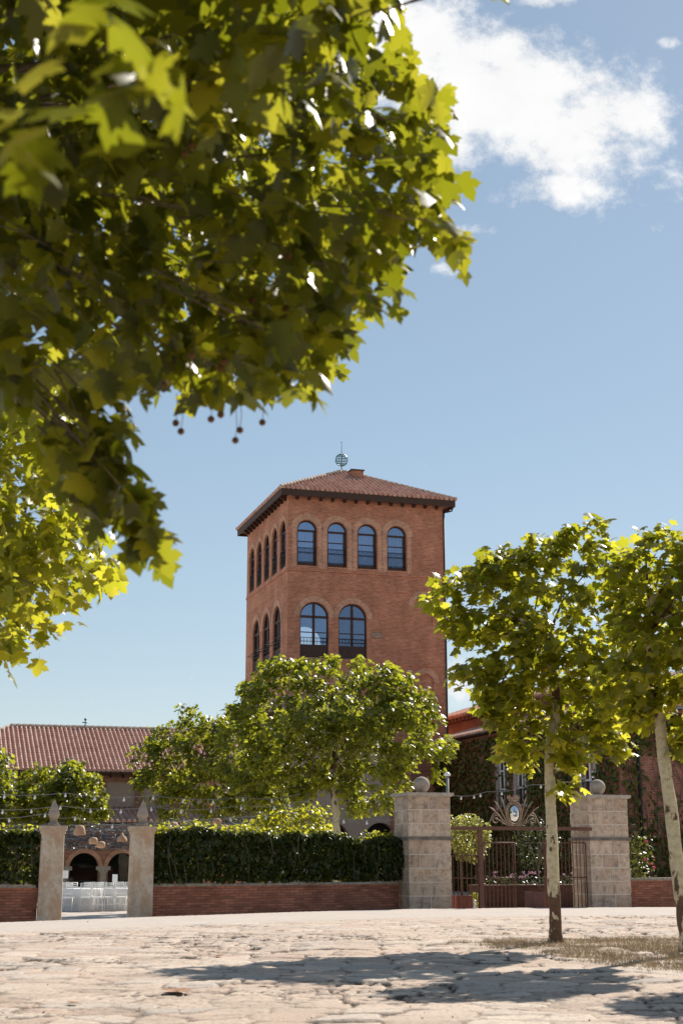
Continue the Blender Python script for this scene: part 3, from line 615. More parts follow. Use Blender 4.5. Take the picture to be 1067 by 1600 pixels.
for k in range(13):
    c = b0.copy(); link(c, tower); c.location = (-0.002, 0.55 + 0.93 * k, 25.30 + ZB); c.rotation_euler = (0, 0, R(-90))
AP = Vector((TW / 2, TD / 2, 29.15 + ZB)); ZT = ZE + 0.17
mb = MB()
cor = [Vector((x0 - .05, y0 - .05, ZT + ZB)), Vector((x1 + .05, y0 - .05, ZT + ZB)), Vector((x1 + .05, y1 + .05, ZT + ZB)), Vector((x0 - .05, y1 + .05, ZT + ZB))]
mb.add(cor + [AP], [(0, 1, 4), (1, 2, 4), (2, 3, 4), (3, 0, 4)])
rngt = random.Random(9)
for k in range(4):
    A, B = cor[k], cor[(k + 1) % 4]; wdt = (B - A).length; midp = (A + B) / 2; up = AP - midp; sl_ = up.length
    roof_field(mb, A + Vector((0, 0, 0.02)), B - A, up, wdt, lambda s, wdt=wdt, sl_=sl_: sl_ * (1 - abs(2 * s / wdt - 1)) - 0.05, 0.35, 0.42, 0.15, 0, rngt)
roof = mb.build('roof', ['tile'], tower)
mb = MB()
for q in cor:
    n = 22
    for k in range(n):
        a = q.lerp(AP, k / n); b = q.lerp(AP, (k + 1.12) / n); mb.tube([a + Vector((0, 0, 0.09)), b + Vector((0, 0, 0.07))], [0.15, 0.125], 8, 0, False)
mb.build('ridge', 'ridge', roof)
mb = MB(); mb.box(5.85, 6.75, 4.2, 4.9, 27.7 + ZB, 28.82 + ZB, 0); mb.box(5.78, 6.82, 4.1, 5.0, 28.82 + ZB, 28.89 + ZB, 1)
mb.build('roof_vent', ['brick', 'eave'], roof)
fin = MB(); fin.tube([AP + Vector((0, 0, z)) for z in (-0.1, 0.5, 1.4, 2.28, 2.30, 2.34, 2.38)], [0.045, 0.04, 0.03, 0.015, 0.045, 0.05, 0.02], 8)
fin = fin.build('finial', 'globe', tower)
gl = MB(); gc = AP + Vector((0, 0, 0.95)); gr = 0.47
for k in range(7):
    th = math.pi * k / 7; gl.tube([gc + Vector((gr * math.cos(t) * math.cos(th), gr * math.cos(t) * math.sin(th), gr * math.sin(t))) for t in [2 * math.pi * j / 28 for j in range(29)]], 0.02, 5)
for k in range(-3, 4):
    zz = gr * math.sin(k * R(24)); rr = gr * math.cos(k * R(24)); gl.tube([gc + Vector((rr * math.cos(t), rr * math.sin(t), zz)) for t in [2 * math.pi * j / 28 for j in range(29)]], 0.018, 5)
gl.build('globe', 'globe', fin)
mb = MB(); mb.tube([(TW + 0.0, -0.068, 25.2 + ZB), (TW + 0.0, -0.068, 0.3)], 0.06, 8)
mb.tube([(TW + 0.0, -0.068, 25.2 + ZB), (TW + 0.15, -0.2, 25.0 + ZB), (TW + 0.45, -0.45, 25.05 + ZB), (TW + 0.55, -0.6, 25.45 + ZB)], 0.06, 8)
mb.build('downpipe', 'iron', tower)

def arch_window(parent, cx, wd, z0, z1, fm, depth, style):
    """dark timber arched window with pane, curtain and railing as sub-parts"""
    f = MB(); l = arch_loop(cx, wd - 0.02, z0 + 0.01, z1 - 0.01); t = 0.09; r = wd / 2
    li = arch_loop(cx, wd - 2 * t, z0 + t, z1 - t); n = len(l)
    def ring(a, b, d0, d1):
        vs = [fm(*q, d0) for q in a] + [fm(*q, d0) for q in b] + [fm(*q, d1) for q in b]
        fs = []
        for k in range(n): k2 = (k + 1) % n; fs += [(k, k2, n + k2, n + k), (n + k, n + k2, 2 * n + k2, 2 * n + k)]
        f.add(vs, fs)
    ring(l, li, depth - 0.12, depth)
    def bar(s0, s1, za, zb, d0=-0.10, d1=-0.02):
        a = [fm(s, z, depth + d) for d in (d0, d1) for s, z in ((s0, za), (s1, za), (s1, zb), (s0, zb))]
        f.add(a, [(0, 1, 2, 3), (4, 7, 6, 5), (0, 4, 5, 1), (1, 5, 6, 2), (2, 6, 7, 3), (3, 7, 4, 0)])
    zs = z1 - r; h = z1 - z0
    if style == 'upper':
        bar(cx - r + t, cx + r - t, zs - 0.09, zs + 0.05); bar(cx - r + t, cx + r - t, z0 + h * 0.53, z0 + h * 0.53 + 0.06); bar(cx - r + t, cx + r - t, z0 + t, z0 + 0.24)
        bar(cx + r - 0.21, cx + r - t, z0 + t, zs)
    else:
        bar(cx - r + t, cx + r - t, zs - 0.06, zs + 0.11); bar(cx - 0.09, cx + 0.09, z0 + 0.9, z1 - t); bar(cx - r + t, cx + r - t, z0 + t, z0 + 0.92, -0.10, 0.0)
        bar(cx - r + t, cx + r - t, z0 + 1.72, z0 + 1.78)
        for k in range(9): bar(cx - r + 0.15 + k * (wd - 0.3) / 9, cx - r + 0.12 + (k + 0.8) * (wd - 0.3) / 9, z0 + 0.12, z0 + 0.82, -0.13, -0.1)
    w_ = f.build('window', 'wframe', parent)
    g = MB(); lp = arch_loop(cx, wd - 0.1, z0 + 0.05, z1 - 0.05); g.add([fm(*q, depth - 0.05) for q in lp], [tuple(range(len(lp)))]); g.build('pane', 'glass', w_)
    if style == 'upper':
        c = MB(); m = 24; vs = []
        for k in range(m + 1):
            s = cx - r - 0.05 + (wd + 0.1) * k / m; d = depth + 0.22 + (0.05 if k % 2 else 0); vs += [fm(s, z0 - 0.1, d), fm(s, z1 + 0.1, d)]
        c.add(vs, [(2 * k, 2 * k + 2, 2 * k + 3, 2 * k + 1) for k in range(m)]); c.build('curtain', 'curtain', w_)
    rl = MB(); rr = r - 0.02 if style == 'upper' else r + 0.02; zt = z0 + (1.28 if style == 'upper' else 1.38); zb = z0 + (0.3 if style == 'upper' else 0.95); dd = depth - 0.18
    if style == 'upper': 
        for zz in (zt - 0.32, zb): rl.tube([fm(cx - rr, zz, dd), fm(cx + rr, zz, dd)], 0.022, 5)
    for zz in ((zt,) if style == 'upper' else (zt, zt - 0.25)): rl.tube([fm(cx - rr, zz, dd), fm(cx + rr, zz, dd)], 0.018, 5)
    nb = 9
    for k in range(nb): 
        s = cx - rr + 2 * rr * (k + 0.5) / nb; rl.tube([fm(s, zb, dd), fm(s, zt - (0.0 if style == 'upper' else 0.02), dd)], 0.016, 4)
    rl.build('railing', 'iron', w_)
for q in UA: arch_window(tower, *q, fA, 0.30, 'upper')
for q in LA: arch_window(tower, *q, fA, 0.30, 'lower')
for q in UB: arch_window(tower, *q, fB, 0.24, 'upper')
for q in LB: arch_window(tower, *q, fB, 0.24, 'lower')
mb = MB()
for cx, wd, z0, z1 in LB: mb.tube([(-0.35, cx - wd / 2 - 0.1, z0 + 1.3 + ZB), (-0.35, cx + wd / 2 + 0.1, z0 + 1.3 + ZB)], 0.03, 5); mb.tube([(-0.35, cx - wd / 2 - 0.1, z0 + 1.3 + ZB), (0.3, cx - wd / 2 - 0.1, z0 + 1.3 + ZB)], 0.03, 5); mb.tube([(-0.35, cx + wd / 2 + 0.1, z0 + 1.3 + ZB), (0.3, cx + wd / 2 + 0.1, z0 + 1.3 + ZB)], 0.03, 5)
mb.build('rail_bracket', 'iron', tower)

# ------------------------------------------------------------------ block in front of the tower (behind the big court tree)
link_b = thing('entrance_block', 'beige rendered block with a tiled roof at the foot of the brick tower', 'building', (-3.652, 95.0, -0.9), TH)
mb = MB()
LX0, LX1, LY0, LZ = -4.2, 6.2, -7.0, 9.7
panel(mb, [(LX0, 0), (LX1, 0), (LX1, LZ + ZB), (LX0, LZ + ZB)], [arch_loop(4.2, 2.0, 0.05, 4.2), arch_loop(1.2, 2.0, 0.05, 4.2)], lambda s, z, d: (s, LY0 + d, z), 0.5)
mb.add([(LX0, LY0, 0), (LX0, 9, 0), (LX0, 9, LZ + ZB), (LX0, LY0, LZ + ZB)], [(0, 3, 2, 1)]); mb.add([(LX1, LY0, 0), (LX1, -0.01, 0), (LX1, -0.01, LZ + ZB), (LX1, LY0, LZ + ZB)], [(0, 1, 2, 3)])
mb.box(LX1 - 1.35, LX1 + 0.02, LY0 - 0.06, LY0, 0, LZ + ZB - 0.2, 1)
mb.box(LX0 + 0.02, LX1 - 0.02, LY0 + 1.2, LY0 + 1.3, 0, LZ + ZB - 0.1, 2)  # dark sheet behind the arches, painting the unlit inside
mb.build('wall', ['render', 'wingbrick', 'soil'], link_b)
mb = MB(); rngt = random.Random(4)
ex = LX0 - 0.55; ezz = LZ + ZB + 0.15
mb.add([(ex, LY0 - .5, ezz), (ex, 9.5, ezz), (-0.1, 9.5, ezz + 1.5), (-0.1, LY0 + 4, ezz + 1.5)], [(0, 3, 2, 1)], 1)
roof_field(mb, (ex, 9.5, ezz), (0, -1, 0), (4.1, 0, 1.5), 16.9, lambda s: 4.3 if s < 12.5 else 4.3 * (17 - s) / 4.5, 0.33, 0.42, 0.1, 0, rngt)
roof_field(mb, (ex, LY0 - .5, ezz), (1, 0, 0), (0, 4.4, 1.5), LX1 - ex + 0.4, lambda s: min(4.6, s * 1.1), 0.33, 0.42, 0.1, 0, rngt)
mb.box(ex - .03, ex + 0.1, LY0 - .5, 9.5, ezz - 0.25, ezz - 0.02, 1); mb.box(ex + 0.1, LX0, LY0 - .5, 9.5, ezz - 0.12, ezz - 0.04, 1); mb.box(ex, LX1 + 0.4, LY0 - .55, LY0 - .42, ezz - 0.25, ezz - 0.02, 1)
mb.box(ex + 0.1, LX1 + .3, LY0 - .42, LY0 - .001, ezz - 0.12, ezz - 0.04, 1)
mb.build('roof', ['tile', 'eave'], link_b)

# ------------------------------------------------------------------ long hall on the left
hall = thing('arcaded_hall', 'long low hall with a pink barrel tile roof and an arcade behind the net', 'building', (-13.03, 68.64, -0.394), TH)
hall.scale = (0.78, 0.78, 0.78)
HX0, HX1, HD = -9.0, 11.0, 13.0
mb = MB()
PW, PS = 1.78, 2.235
pan = [3.32 + PS * k for k in range(-5, 4)]
recs = [[(c - PW / 2, 5.15), (c + PW / 2, 5.15), (c + PW / 2, 6.62), (c - PW / 2, 6.62)] for c in pan]
panel(mb, [(HX0, -0.6), (HX1, -0.6), (HX1, 7.25), (HX0, 7.25)], recs, lambda s, z, d: (s, d, z), 0.12)
mb.add([(HX0, 0, -.6), (HX0, HD, -.6), (HX0, HD, 7.25), (HX0, 0, 7.25)], [(0, 3, 2, 1)]); mb.add([(HX1, 0, -.6), (HX1, HD, -.6), (HX1, HD, 7.25), (HX1, 0, 7.25)], [(0, 1, 2, 3)])
mb.add([(HX0, HD, -.6), (HX1, HD, -.6), (HX1, HD, 7.25), (HX0, HD, 7.25)], [(0, 1, 2, 3)])
mb.build('wall', ['hallbrick'], hall)
p0 = None
for c in pan:
    if p0 is None:
        q = MB(); q.box(-PW / 2, PW / 2, 0.1, 0.14, 5.15, 6.62); p0 = q.build('wall_panel', 'panel', hall); p0.location = (c, 0, 0)
    else:
        q = p0.copy(); link(q, hall); q.location = (c, 0, 0)
mb = MB(); rngt = random.Random(12)
EZ, RZ, RY = 7.2, 10.35, 6.3; ey = -0.85
hip = 6.6
mb.add([(HX0 - .7, ey, EZ), (HX1 + .5, ey, EZ), (HX1 + .5, RY, RZ), (HX0 - .7 + hip, RY, RZ), (HX0 - .7, HD + .8, EZ), (HX1 + .5, HD + .8, EZ)], [(0, 1, 2, 3), (4, 0, 3), (5, 4, 3, 2)], 1)
upv = Vector((0, RY - ey, RZ - EZ)); ul = upv.length
roof_field(mb, (HX0 - .7, ey, EZ + 0.03), (1, 0, 0), upv, HX1 - HX0 + 1.2, lambda s: ul * min(1, s / hip), 0.285, 0.45, 0.125, 0, rngt)
roof_field(mb, (HX0 - .7, HD + .8, EZ + 0.03), (0, -1, 0), (hip, 0, RZ - EZ), HD + 1.6, lambda s: 7.3 * min(1, min(s, HD + 1.6 - s) / 7.15), 0.285, 0.45, 0.125, 0, rngt)
mb.box(HX0 - .6, HX1 + .5, ey + 0.02, 0.0, EZ - 0.10, EZ - 0.01, 1)
k = HX0 - .4
while k < HX1: mb.box(k, k + 0.12, ey + 0.08, -0.001, EZ - 0.32, EZ - 0.102, 1); k += 0.75
for k in range(44): mb.tube([(HX0 - .7 + hip + k * 0.4, RY, RZ + 0.10), (HX0 - .7 + hip + k * 0.4 + 0.45, RY, RZ + 0.08)], [0.15, 0.13], 7, 2, False)
for k in range(20):
    a = Vector((HX0 - .7, ey, EZ + .06)).lerp(Vector((HX0 - .7 + hip, RY, RZ + .06)), k / 20); b = Vector((HX0 - .7, ey, EZ + .06)).lerp(Vector((HX0 - .7 + hip, RY, RZ + .06)), (k + 1.1) / 20); mb.tube([a, b], [0.15, 0.13], 7, 2, False)
mb.build('roof', ['tile', 'eave', 'ridge'], hall)
mb = MB(); mb.tube([(1.7, RY, RZ), (1.7, RY, RZ + 0.62)], [0.05, 0.03], 6); mb.tube([(1.5, RY, RZ + 0.42), (1.9, RY, RZ + 0.42)], 0.035, 5); mb.sphere((1.7, RY, RZ + 0.62), 0.09, 8, 6); mb.build('roof_finial', 'globe', hall)
# arcade porch
mb = MB(); AY = -2.6; PX1 = 8.0
acs = [0.95 + PS * k for k in range(-4, 4)]
arches = [arch_loop(c, 1.68, -0.5, 2.38) for c in acs]
panel(mb, [(HX0, -0.6), (PX1, -0.6), (PX1, 4.05), (HX0, 4.05)], arches, lambda s, z, d: (s, AY + d, z), 0.45)
for c in acs: arch_ring(mb, c, 2.38 - 0.84, 0.86, 1.1, lambda s, z, d: (s, AY + d, z), 0.03, 1)
mb.build('porch_wall', ['hallbrick', 'archbrick'], hall)
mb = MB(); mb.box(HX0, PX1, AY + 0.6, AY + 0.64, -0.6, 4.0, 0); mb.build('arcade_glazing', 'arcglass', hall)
mb = MB(); mb.box(HX0, PX1, AY + 2.3, AY + 2.4, -0.6, 4.0, 0); mb.build('arcade_interior', 'soil', hall)  # near-black sheet standing for the shade deep in the arcade
for c in acs:
    q = MB(); xx = c + PS / 2; q.box(xx - 0.17, xx + 0.17, AY - 0.05, AY - 0.002, -0.6, 1.3); q.box(xx - 0.42, xx + 0.42, AY - 0.1, AY - 0.002, 1.4, 1.62); q.box(xx - 0.28, xx + 0.28, AY - 0.08, AY - 0.002, 1.3, 1.4); q.build('column', 'stonecap', hall)
mb = MB(); pe = AY - 0.9
mb.box(HX0, PX1 + .3, pe, AY - 0.002, 4.0, 4.08, 1); mb.add([(HX0, pe, 4.12), (PX1 + .3, pe, 4.12), (PX1 + .3, -0.01, 5.0), (HX0, -0.01, 5.0)], [(0, 1, 2, 3)], 1)
roof_field(mb, (HX0, pe, 4.16), (1, 0, 0), (0, 3.5, 0.88), PX1 - HX0 + .3, lambda s: 3.5, 0.33, 0.45, 0.11, 0, rngt)
mb.build('porch_roof', ['tile', 'eave'], hall)

# ------------------------------------------------------------------ ivy-clad wing on the right
WO = (14.0, 72.8)
wing = thing('ivy_wing', 'two-storey red brick wing running from the tower towards the stone gate', 'building', (WO[0], WO[1], -0.9), TH)
mb = MB(); WL, WW, WH = 27.0, 16.0, 9.6
WIN = [(3.55, 1.35), (12.3, 1.35), (15.0, 1.35)]
recs = [[(c - w_ / 2, 5.05), (c + w_ / 2, 5.05), (c + w_ / 2, 8.45), (c - w_ / 2, 8.45)] for c, w_ in WIN]
panel(mb, [(0, 0), (WL, 0), (WL, WH), (0, WH)], recs, lambda s, z, d: (d, s, z), 0.55)
fw = [[(5.3, 1.6), (6.6, 1.6), (6.6, 4.0), (5.3, 4.0)]]
panel(mb, [(0, 0), (WW, 0), (WW, WH), (0, WH)], fw, lambda s, z, d: (s, d, z), 0.3)
mb.add([(WW, 0, 0), (WW, WL, 0), (WW, WL, WH), (WW, 0, WH)], [(0, 1, 2, 3)])
mb.box(3.0, WW - 0.02, 9.0, 38, 8.5, 11.9, 0)
mb.build('wall', ['wingbrick'], wing)
def casement(parent, fm, c, wd, z0, z1, d):
    f = MB()
    def bar(s0, s1, za, zb, d0=0.0, d1=0.07):
        a = [fm(s, z, d + q) for q in (d0, d1) for s, z in ((s0, za), (s1, za), (s1, zb), (s0, zb))]
        f.add(a, [(0, 1, 2, 3), (4, 7, 6, 5), (0, 4, 5, 1), (1, 5, 6, 2), (2, 6, 7, 3), (3, 7, 4, 0)])
    a, b = c - wd / 2 + 0.01, c + wd / 2 - 0.01; t = 0.13
    bar(a, a + t, z0, z1); bar(b - t, b, z0, z1); bar(a + t, b - t, z1 - t, z1); bar(a + t, b - t, z0, z0 + t); bar(c - 0.08, c + 0.08, z0 + t, z1 - t)
    for q in (0.3, 0.62): zz = z0 + (z1 - z0) * q; bar(a + t, c - 0.08, zz, zz + 0.1, 0.003, 0.06); bar(c + 0.08, b - t, zz, zz + 0.1, 0.003, 0.06)
    w_ = f.build('window', 'white', parent)
    g = MB(); g.add([fm(a, z0, d + 0.04), fm(b, z0, d + 0.04), fm(b, z1, d + 0.04), fm(a, z1, d + 0.04)], [(0, 1, 2, 3)]); g.build('pane', 'arcglass', w_)
    return w_
for c, wd in WIN:
    w_ = casement(wing, lambda s, z, d: (d, s, z), c, wd, 5.05, 8.45, 0.10)
    j = MB(); j.box(0.0, 0.098, c + wd / 2 - 0.03, c + wd / 2 - 0.003, 5.05, 8.45); j.box(-0.03, -0.002, c + wd / 2, c + wd / 2 + 0.34, 4.9, 8.7); j.box(-0.03, -0.002, c - wd / 2 - 0.3, c - wd / 2, 4.9, 8.7); j.build('stone_jamb', 'stonecap', w_)
    r_ = MB()
    for k in range(10): r_.tube([(-0.02, c - wd / 2 + 0.1 + 0.13 * k, 5.06), (-0.02, c - wd / 2 + 0.1 + 0.13 * k, 6.0)], 0.014, 4)
    r_.tube([(-0.02, c - wd / 2, 6.0), (-0.02, c + wd / 2, 6.0)], 0.022, 5); r_.build('railing', 'iron', w_)
casement(wing, lambda s, z, d: (s, d, z), 5.95, 1.3, 1.6, 4.0, 0.15)
mb = MB(); rngt = random.Random(22); e_ = -0.62; rz0 = WH + 0.05
roof_field(mb, (e_, WL, rz0), (0, -1, 0), (3.7, 0, 1.15), WL - e_, lambda s: 3.85 if s < WL - 3.7 else max(0.1, 3.85 * (WL + .62 - s) / 4.3), 0.30, 0.42, 0.1, 0, rngt)
roof_field(mb, (e_, e_, rz0), (1, 0, 0), (0, 5.0, 1.6), WW - e_ + .5, lambda s: 5.2 if s > 4.6 else max(0.15, 5.2 * s / 4.6), 0.30, 0.42, 0.1, 0, rngt)
mb.add([(e_, e_, rz0 - 0.02), (e_, WL, rz0 - 0.02), (3.1, WL, rz0 + 1.13), (3.1, 3.1, rz0 + 1.13)], [(0, 3, 2, 1)], 1); mb.add([(e_, e_, rz0 - 0.02), (WW + .5, e_, rz0 - 0.02), (WW + .5, 4.4, rz0 + 1.58), (3.9, 3.9, rz0 + 1.4)], [(0, 1, 2, 3)], 1)
mb.box(e_, 0, e_, WL, rz0 - 0.12, rz0 - 0.03, 1); mb.box(0, WW + .5, e_, 0, rz0 - 0.12, rz0 - 0.03, 1)
# upper roof behind
uz = 11.75
roof_field(mb, (2.2, 38.5, uz), (0, -1, 0), (5, 0, 1.6), 30, lambda s: 5.2, 0.30, 0.42, 0.1, 0, rngt); roof_field(mb, (2.2, 8.3, uz), (1, 0, 0), (0, 5.0, 1.6), 14, lambda s: min(5.2, s), 0.30, 0.42, 0.1, 0, rngt)
mb.box(2.2, 3.0, 8.3, 38.5, uz - 0.14, uz - 0.02, 2); mb.box(3.0, WW, 8.3, 9.0, uz - 0.14, uz - 0.02, 2)
for k in range(40): mb.box(2.35, 3.0, 9.2 + 0.72 * k, 9.38 + 0.72 * k, uz - 0.34, uz - 0.142, 2)
mb.add([(2.2, 8.3, uz), (2.2, 38.5, uz), (7.2, 38.5, uz + 1.58), (7.2, 13, uz + 1.58), (16, 13, uz + 1.58), (16, 8.3, uz)], [(0, 3, 2, 1), (0, 5, 4, 3)], 1)
mb.build('roof', ['tile', 'eave', 'wingbrick'], wing)
mb = MB(); mb.tube([(e_ + 0.6, e_ - 0.06, rz0 - 0.05), (WW + .5, e_ - 0.06, rz0 - 0.05)], 0.075, 8); mb.build('gutter', 'pipe', wing)
mb = MB(); mb.tube([(1.05, -0.35, rz0 - 0.1), (1.05, -0.1, rz0 - 0.6), (1.05, -0.1, 0.1)], 0.085, 8); mb.build('downpipe', 'iron', wing)

def ivy(name, label, fm, s1, z1, n, dens, rs, size):
    t = thing(name, label, 'ivy', (WO[0], WO[1], -0.9), TH)
    s = rs.uniform(0, s1, n * 4); z = rs.uniform(0.2, z1, n * 4); d = dens(s, z) + 0.9 * (fbm(s * 0.5, z * 0.5, 40, 4) - 0.47)
    k = rs.uniform(0, 1, len(s)) < d; s, z = s[k][:n], z[k][:n]
    P = np.array([fm(a, b, -c) for a, b, c in zip(s, z, rs.uniform(0.03, 0.28, len(s)))])
    ctr = np.array(fm(s1 / 2, 0, 60))
    leaves('foliage', P, size, 'ivy_leaf', t, ctr, rs, 'ivy', (0.7, 1.5), 0.85)
    st = MB(); r2 = random.Random(8)
    for k in range(14):
        a = r2.uniform(0.3, s1 - 0.3); st = MB(); st.tube([fm(a + r2.uniform(-.5, .5) * q, 0.1 + (z1 - .6) * q / 4, -0.04) for q in range(5)], [0.035, 0.03, 0.02, 0.015, 0.008], 5); st.build('stem', 'barkdark', t)
def wmask(s, z):
    d = np.full(s.shape, 1.0)
    for c, wd in WIN: d = np.where((np.abs(s - c) < wd / 2 + 0.35) & (z > 4.8) & (z < 8.75), 0.02, d)
    return d
rs1 = np.random.RandomState(17)
ivy('ivy_creeper', 'dense dark green ivy sheet hanging over the long side wall of the wing', lambda s, z, d: (d, s, z), 26.8, 9.4, 11000, wmask, rs1, (0.14, 0.26))
ivy('ivy_creeper', 'patchy reddening ivy on the front brick wall behind the thin leaning trunk', lambda s, z, d: (s, d, z), 9.0, 9.4, 3800,
    lambda s, z: np.where((s > 5.1) & (s < 6.8) & (z > 1.4) & (z < 4.2), 0.0, np.where(z > 7.2, 0.95, np.where(z < 3.6, 0.62, 0.16)) + np.where(s < 1.0, 0.35, 0)), rs1, (0.15, 0.26))

# ------------------------------------------------------------------ gate: stone piers
def pier(loc, label, seed):
    t = thing('stone_pier', label, 'gate pier', (loc[0], loc[1], -0.27), TH, 'stone gate piers')
    r = random.Random(seed); S_ = 1.25; G = 0.27
    core = MB(); core.box(0.009, S_ - 0.009, 0.009, S_ - 0.009, -0.1, 3.0 + G, 0)
    bl = MB()
    def course(z0, z1, off):
        cuts = {}
        for side in range(4):
            n = r.choice([2, 2, 3]); cs = sorted([0.0] + [S_ * (k + 1) / n + r.uniform(-.14, .14) for k in range(n - 1)] + [S_])
            for a, b in zip(cs[:-1], cs[1:]):
                g = 0.017; a2 = a + (g if a > 0 else 0); b2 = b - (g if b < S_ else 0); d = r.uniform(0.0, 0.012); zz0, zz1 = z0 + g, z1 - g; th = 0.10
                if side == 0: q = (a2 if a > 0 else -d, b2 if b < S_ else S_ + d, -d, th)
                elif side == 2: q = (a2 if a > 0 else -d, b2 if b < S_ else S_ + d, S_ - th, S_ + d)
                elif side == 1: q = (-d, th, max(a2, th + .012), min(b2, S_ - th - .012))
                else: q = (S_ - th, S_ + d, max(a2, th + .012), min(b2, S_ - th - .012))
                bl.box(q[0], q[1], q[2], q[3], zz0, zz1, 1)
    hs = [0.0, 0.42, 0.78, 1.16, 1.52, 1.86 + 0.02]
    zs = [-0.05] + [h_ + G for h_ in (0.27, 0.64, 1.02, 1.40, 1.80)]
    for a, b in zip(zs[:-1], zs[1:]): course(a, b, 0)
    zs = [1.88 + G, 2.25 + G, 2.63 + G, 3.0 + G]
    for a, b in zip(zs[:-1], zs[1:]): course(a, b, 0)
    core.build('core', 'mortar', t); bl.build('shaft', ['mortar', 'block'], t)
    bd = MB(); bd.box(-0.05, S_ + .05, -0.05, S_ + .05, 1.80 + G, 1.88 + G); bd.build('band', 'darkband', t)
    c = MB(); c.box(-0.09, S_ + .09, -0.09, S_ + .09, 3.02 + G, 3.11 + G); c.box(-0.05, S_ + .05, -0.05, S_ + .05, 3.0 + G, 3.02 + G); c.build('cap', 'stonecap', t)
    b = MB(); b.lathe([(0.13, 0), (0.12, 0.05), (0.15, 0.09)], (S_ / 2, S_ / 2, 3.11 + G), 16); b.sphere((S_ / 2, S_ / 2, 3.11 + G + 0.245), 0.235, 22, 16); b.build('ball', 'ballstone', t)
    return t
pier((1.89, 41.0), 'square stone gate pier with a ball on top, next to the long hedge', 1)
pier((7.24, 42.6), 'ball-topped stone gate pier between the thin trunk and low wall', 7)

# ------------------------------------------------------------------ iron gate
G0 = (3.05, 41.5)
gate = thing('iron_gate', 'rusty iron gate with barred leaves and a scrolled crest between stone piers', 'gate', (G0[0], G0[1], -0.27), TH)
GZ = 0.27; GW = 4.30
mb = MB(); mb.box(0.0, GW, -0.045, 0.045, 2.08 + GZ, 2.18 + GZ)
mb.build('top_rail', 'rust', gate)
for xx in (0.945, 3.22):
    q = MB(); q.box(xx - 0.06, xx + 0.06, -0.06, 0.06, 0, 2.078 + GZ); q.build('post', 'rust', gate)
def bars(x0, x1, ang, hinge, ztop, n, name):
    mbb = MB(); ca, sa = math.cos(ang), math.sin(ang)
    f = lambda x: (hinge + (x - hinge) * ca, (x - hinge) * sa)
    for k in range(n):
        x = x0 + (x1 - x0) * (k + 0.5) / n; a, b = f(x); mbb.tube([(a, b, 0.08), (a, b, ztop + GZ + 0.03), (a, b, ztop + GZ + 0.16)], [0.014, 0.013, 0.003], 5)
    for z in (0.12, 0.75 + GZ, ztop + GZ):
        mbb.tube([(*f(x0), z), (*f(x1), z)], 0.018, 5)
    for x in (x0, x1): mbb.tube([(*f(x), 0.06), (*f(x), ztop + GZ)], 0.02, 5)
    return mbb.build(name, 'rust', gate)
bars(0.05, 0.87, 0, 0, 1.36, 6, 'side_panel'); bars(3.30, 4.25, 0, 0, 1.73, 8, 'side_panel')
bars(1.03, 2.06, R(6), 0.99, 1.73, 8, 'gate_leaf'); bars(2.10, 3.15, R(-102), 3.18, 1.73, 8, 'gate_leaf')
q = MB(); q.box(3.9, 4.34, -0.30, -0.24, 2.07 + GZ, 2.17 + GZ); q.build('hinge_bracket', 'rust', gate)
CX, CZ = 2.02, 2.55 + GZ
orn = MB()
def spiral(cx, cz, r0, r1, a0, a1, n=26): return [(cx + (r0 + (r1 - r0) * k / n) * math.cos(a0 + (a1 - a0) * k / n), 0, cz + (r0 + (r1 - r0) * k / n) * math.sin(a0 + (a1 - a0) * k / n)) for k in range(n + 1)]
def curve(pts, n=18):
    out = []
    for k in range(n + 1):
        t = k / n; m = len(pts) - 1; l = [Vector((p[0], 0, p[1])) for p in pts]
        while len(l) > 1: l = [a.lerp(b, t) for a, b in zip(l[:-1], l[1:])]
        out.append(l[0])
    return out
for sgn in (-1, 1):
    X = lambda d: CX + sgn * d
    a0 = math.pi if sgn > 0 else 0
    orn.tube(spiral(X(0.56), 2.36 + GZ, 0.17, 0.05, (0.2 if sgn < 0 else math.pi - 0.2), (0.2 + sgn * -5.6 if sgn < 0 else math.pi - 0.2 - 5.6)), 0.017, 6)
    orn.tube(curve([(X(0.86), 2.19 + GZ), (X(0.66), 2.28 + GZ), (X(0.76), 2.78 + GZ), (X(0.42), 2.62 + GZ), (X(0.36), 2.25 + GZ)]), 0.018, 6)
    orn.tube(curve([(X(0.05), 2.2 + GZ), (X(0.38), 2.25 + GZ), (X(0.40), 2.55 + GZ), (X(0.78), 2.74 + GZ)]), [0.013] * 15 + [0.026, 0.022, 0.014, 0.005], 6)
    orn.tube(curve([(X(0.05), 2.2 + GZ), (X(0.32), 2.25 + GZ), (X(0.33), 2.65 + GZ), (X(0.60), 2.90 + GZ)]), [0.013] * 15 + [0.026, 0.022, 0.014, 0.005], 6)
    orn.tube(curve([(X(0.05), 2.2 + GZ), (X(0.27), 2.3 + GZ), (X(0.26), 2.75 + GZ), (X(0.40), 3.02 + GZ)]), [0.013] * 15 + [0.03, 0.028, 0.018, 0.005], 6)
    orn.tube(curve([(X(0.1), 2.19 + GZ), (X(0.3), 2.2 + GZ), (X(0.45), 2.4 + GZ), (X(0.62), 2.42 + GZ)]), [0.013] * 15 + [0.03, 0.025, 0.015, 0.005], 6)
for rx, rz, r in ((0.20, 0.29, 0.02), (0.25, 0.35, 0.016)):
    orn.tube([(CX + rx * math.cos(t), 0, CZ + rz * math.sin(t)) for t in [2 * math.pi * k / 30 for k in range(31)]], r, 6)
for k in range(16):
    t = 2 * math.pi * k / 16; orn.sphere((CX + 0.225 * math.cos(t), 0, CZ + 0.32 * math.sin(t)), 0.03, 6, 5)
orn = orn.build('crest', 'oldiron', gate)
mi_ = MB(); prof = []; nseg = 28; vs = [(CX, -0.075, CZ)]
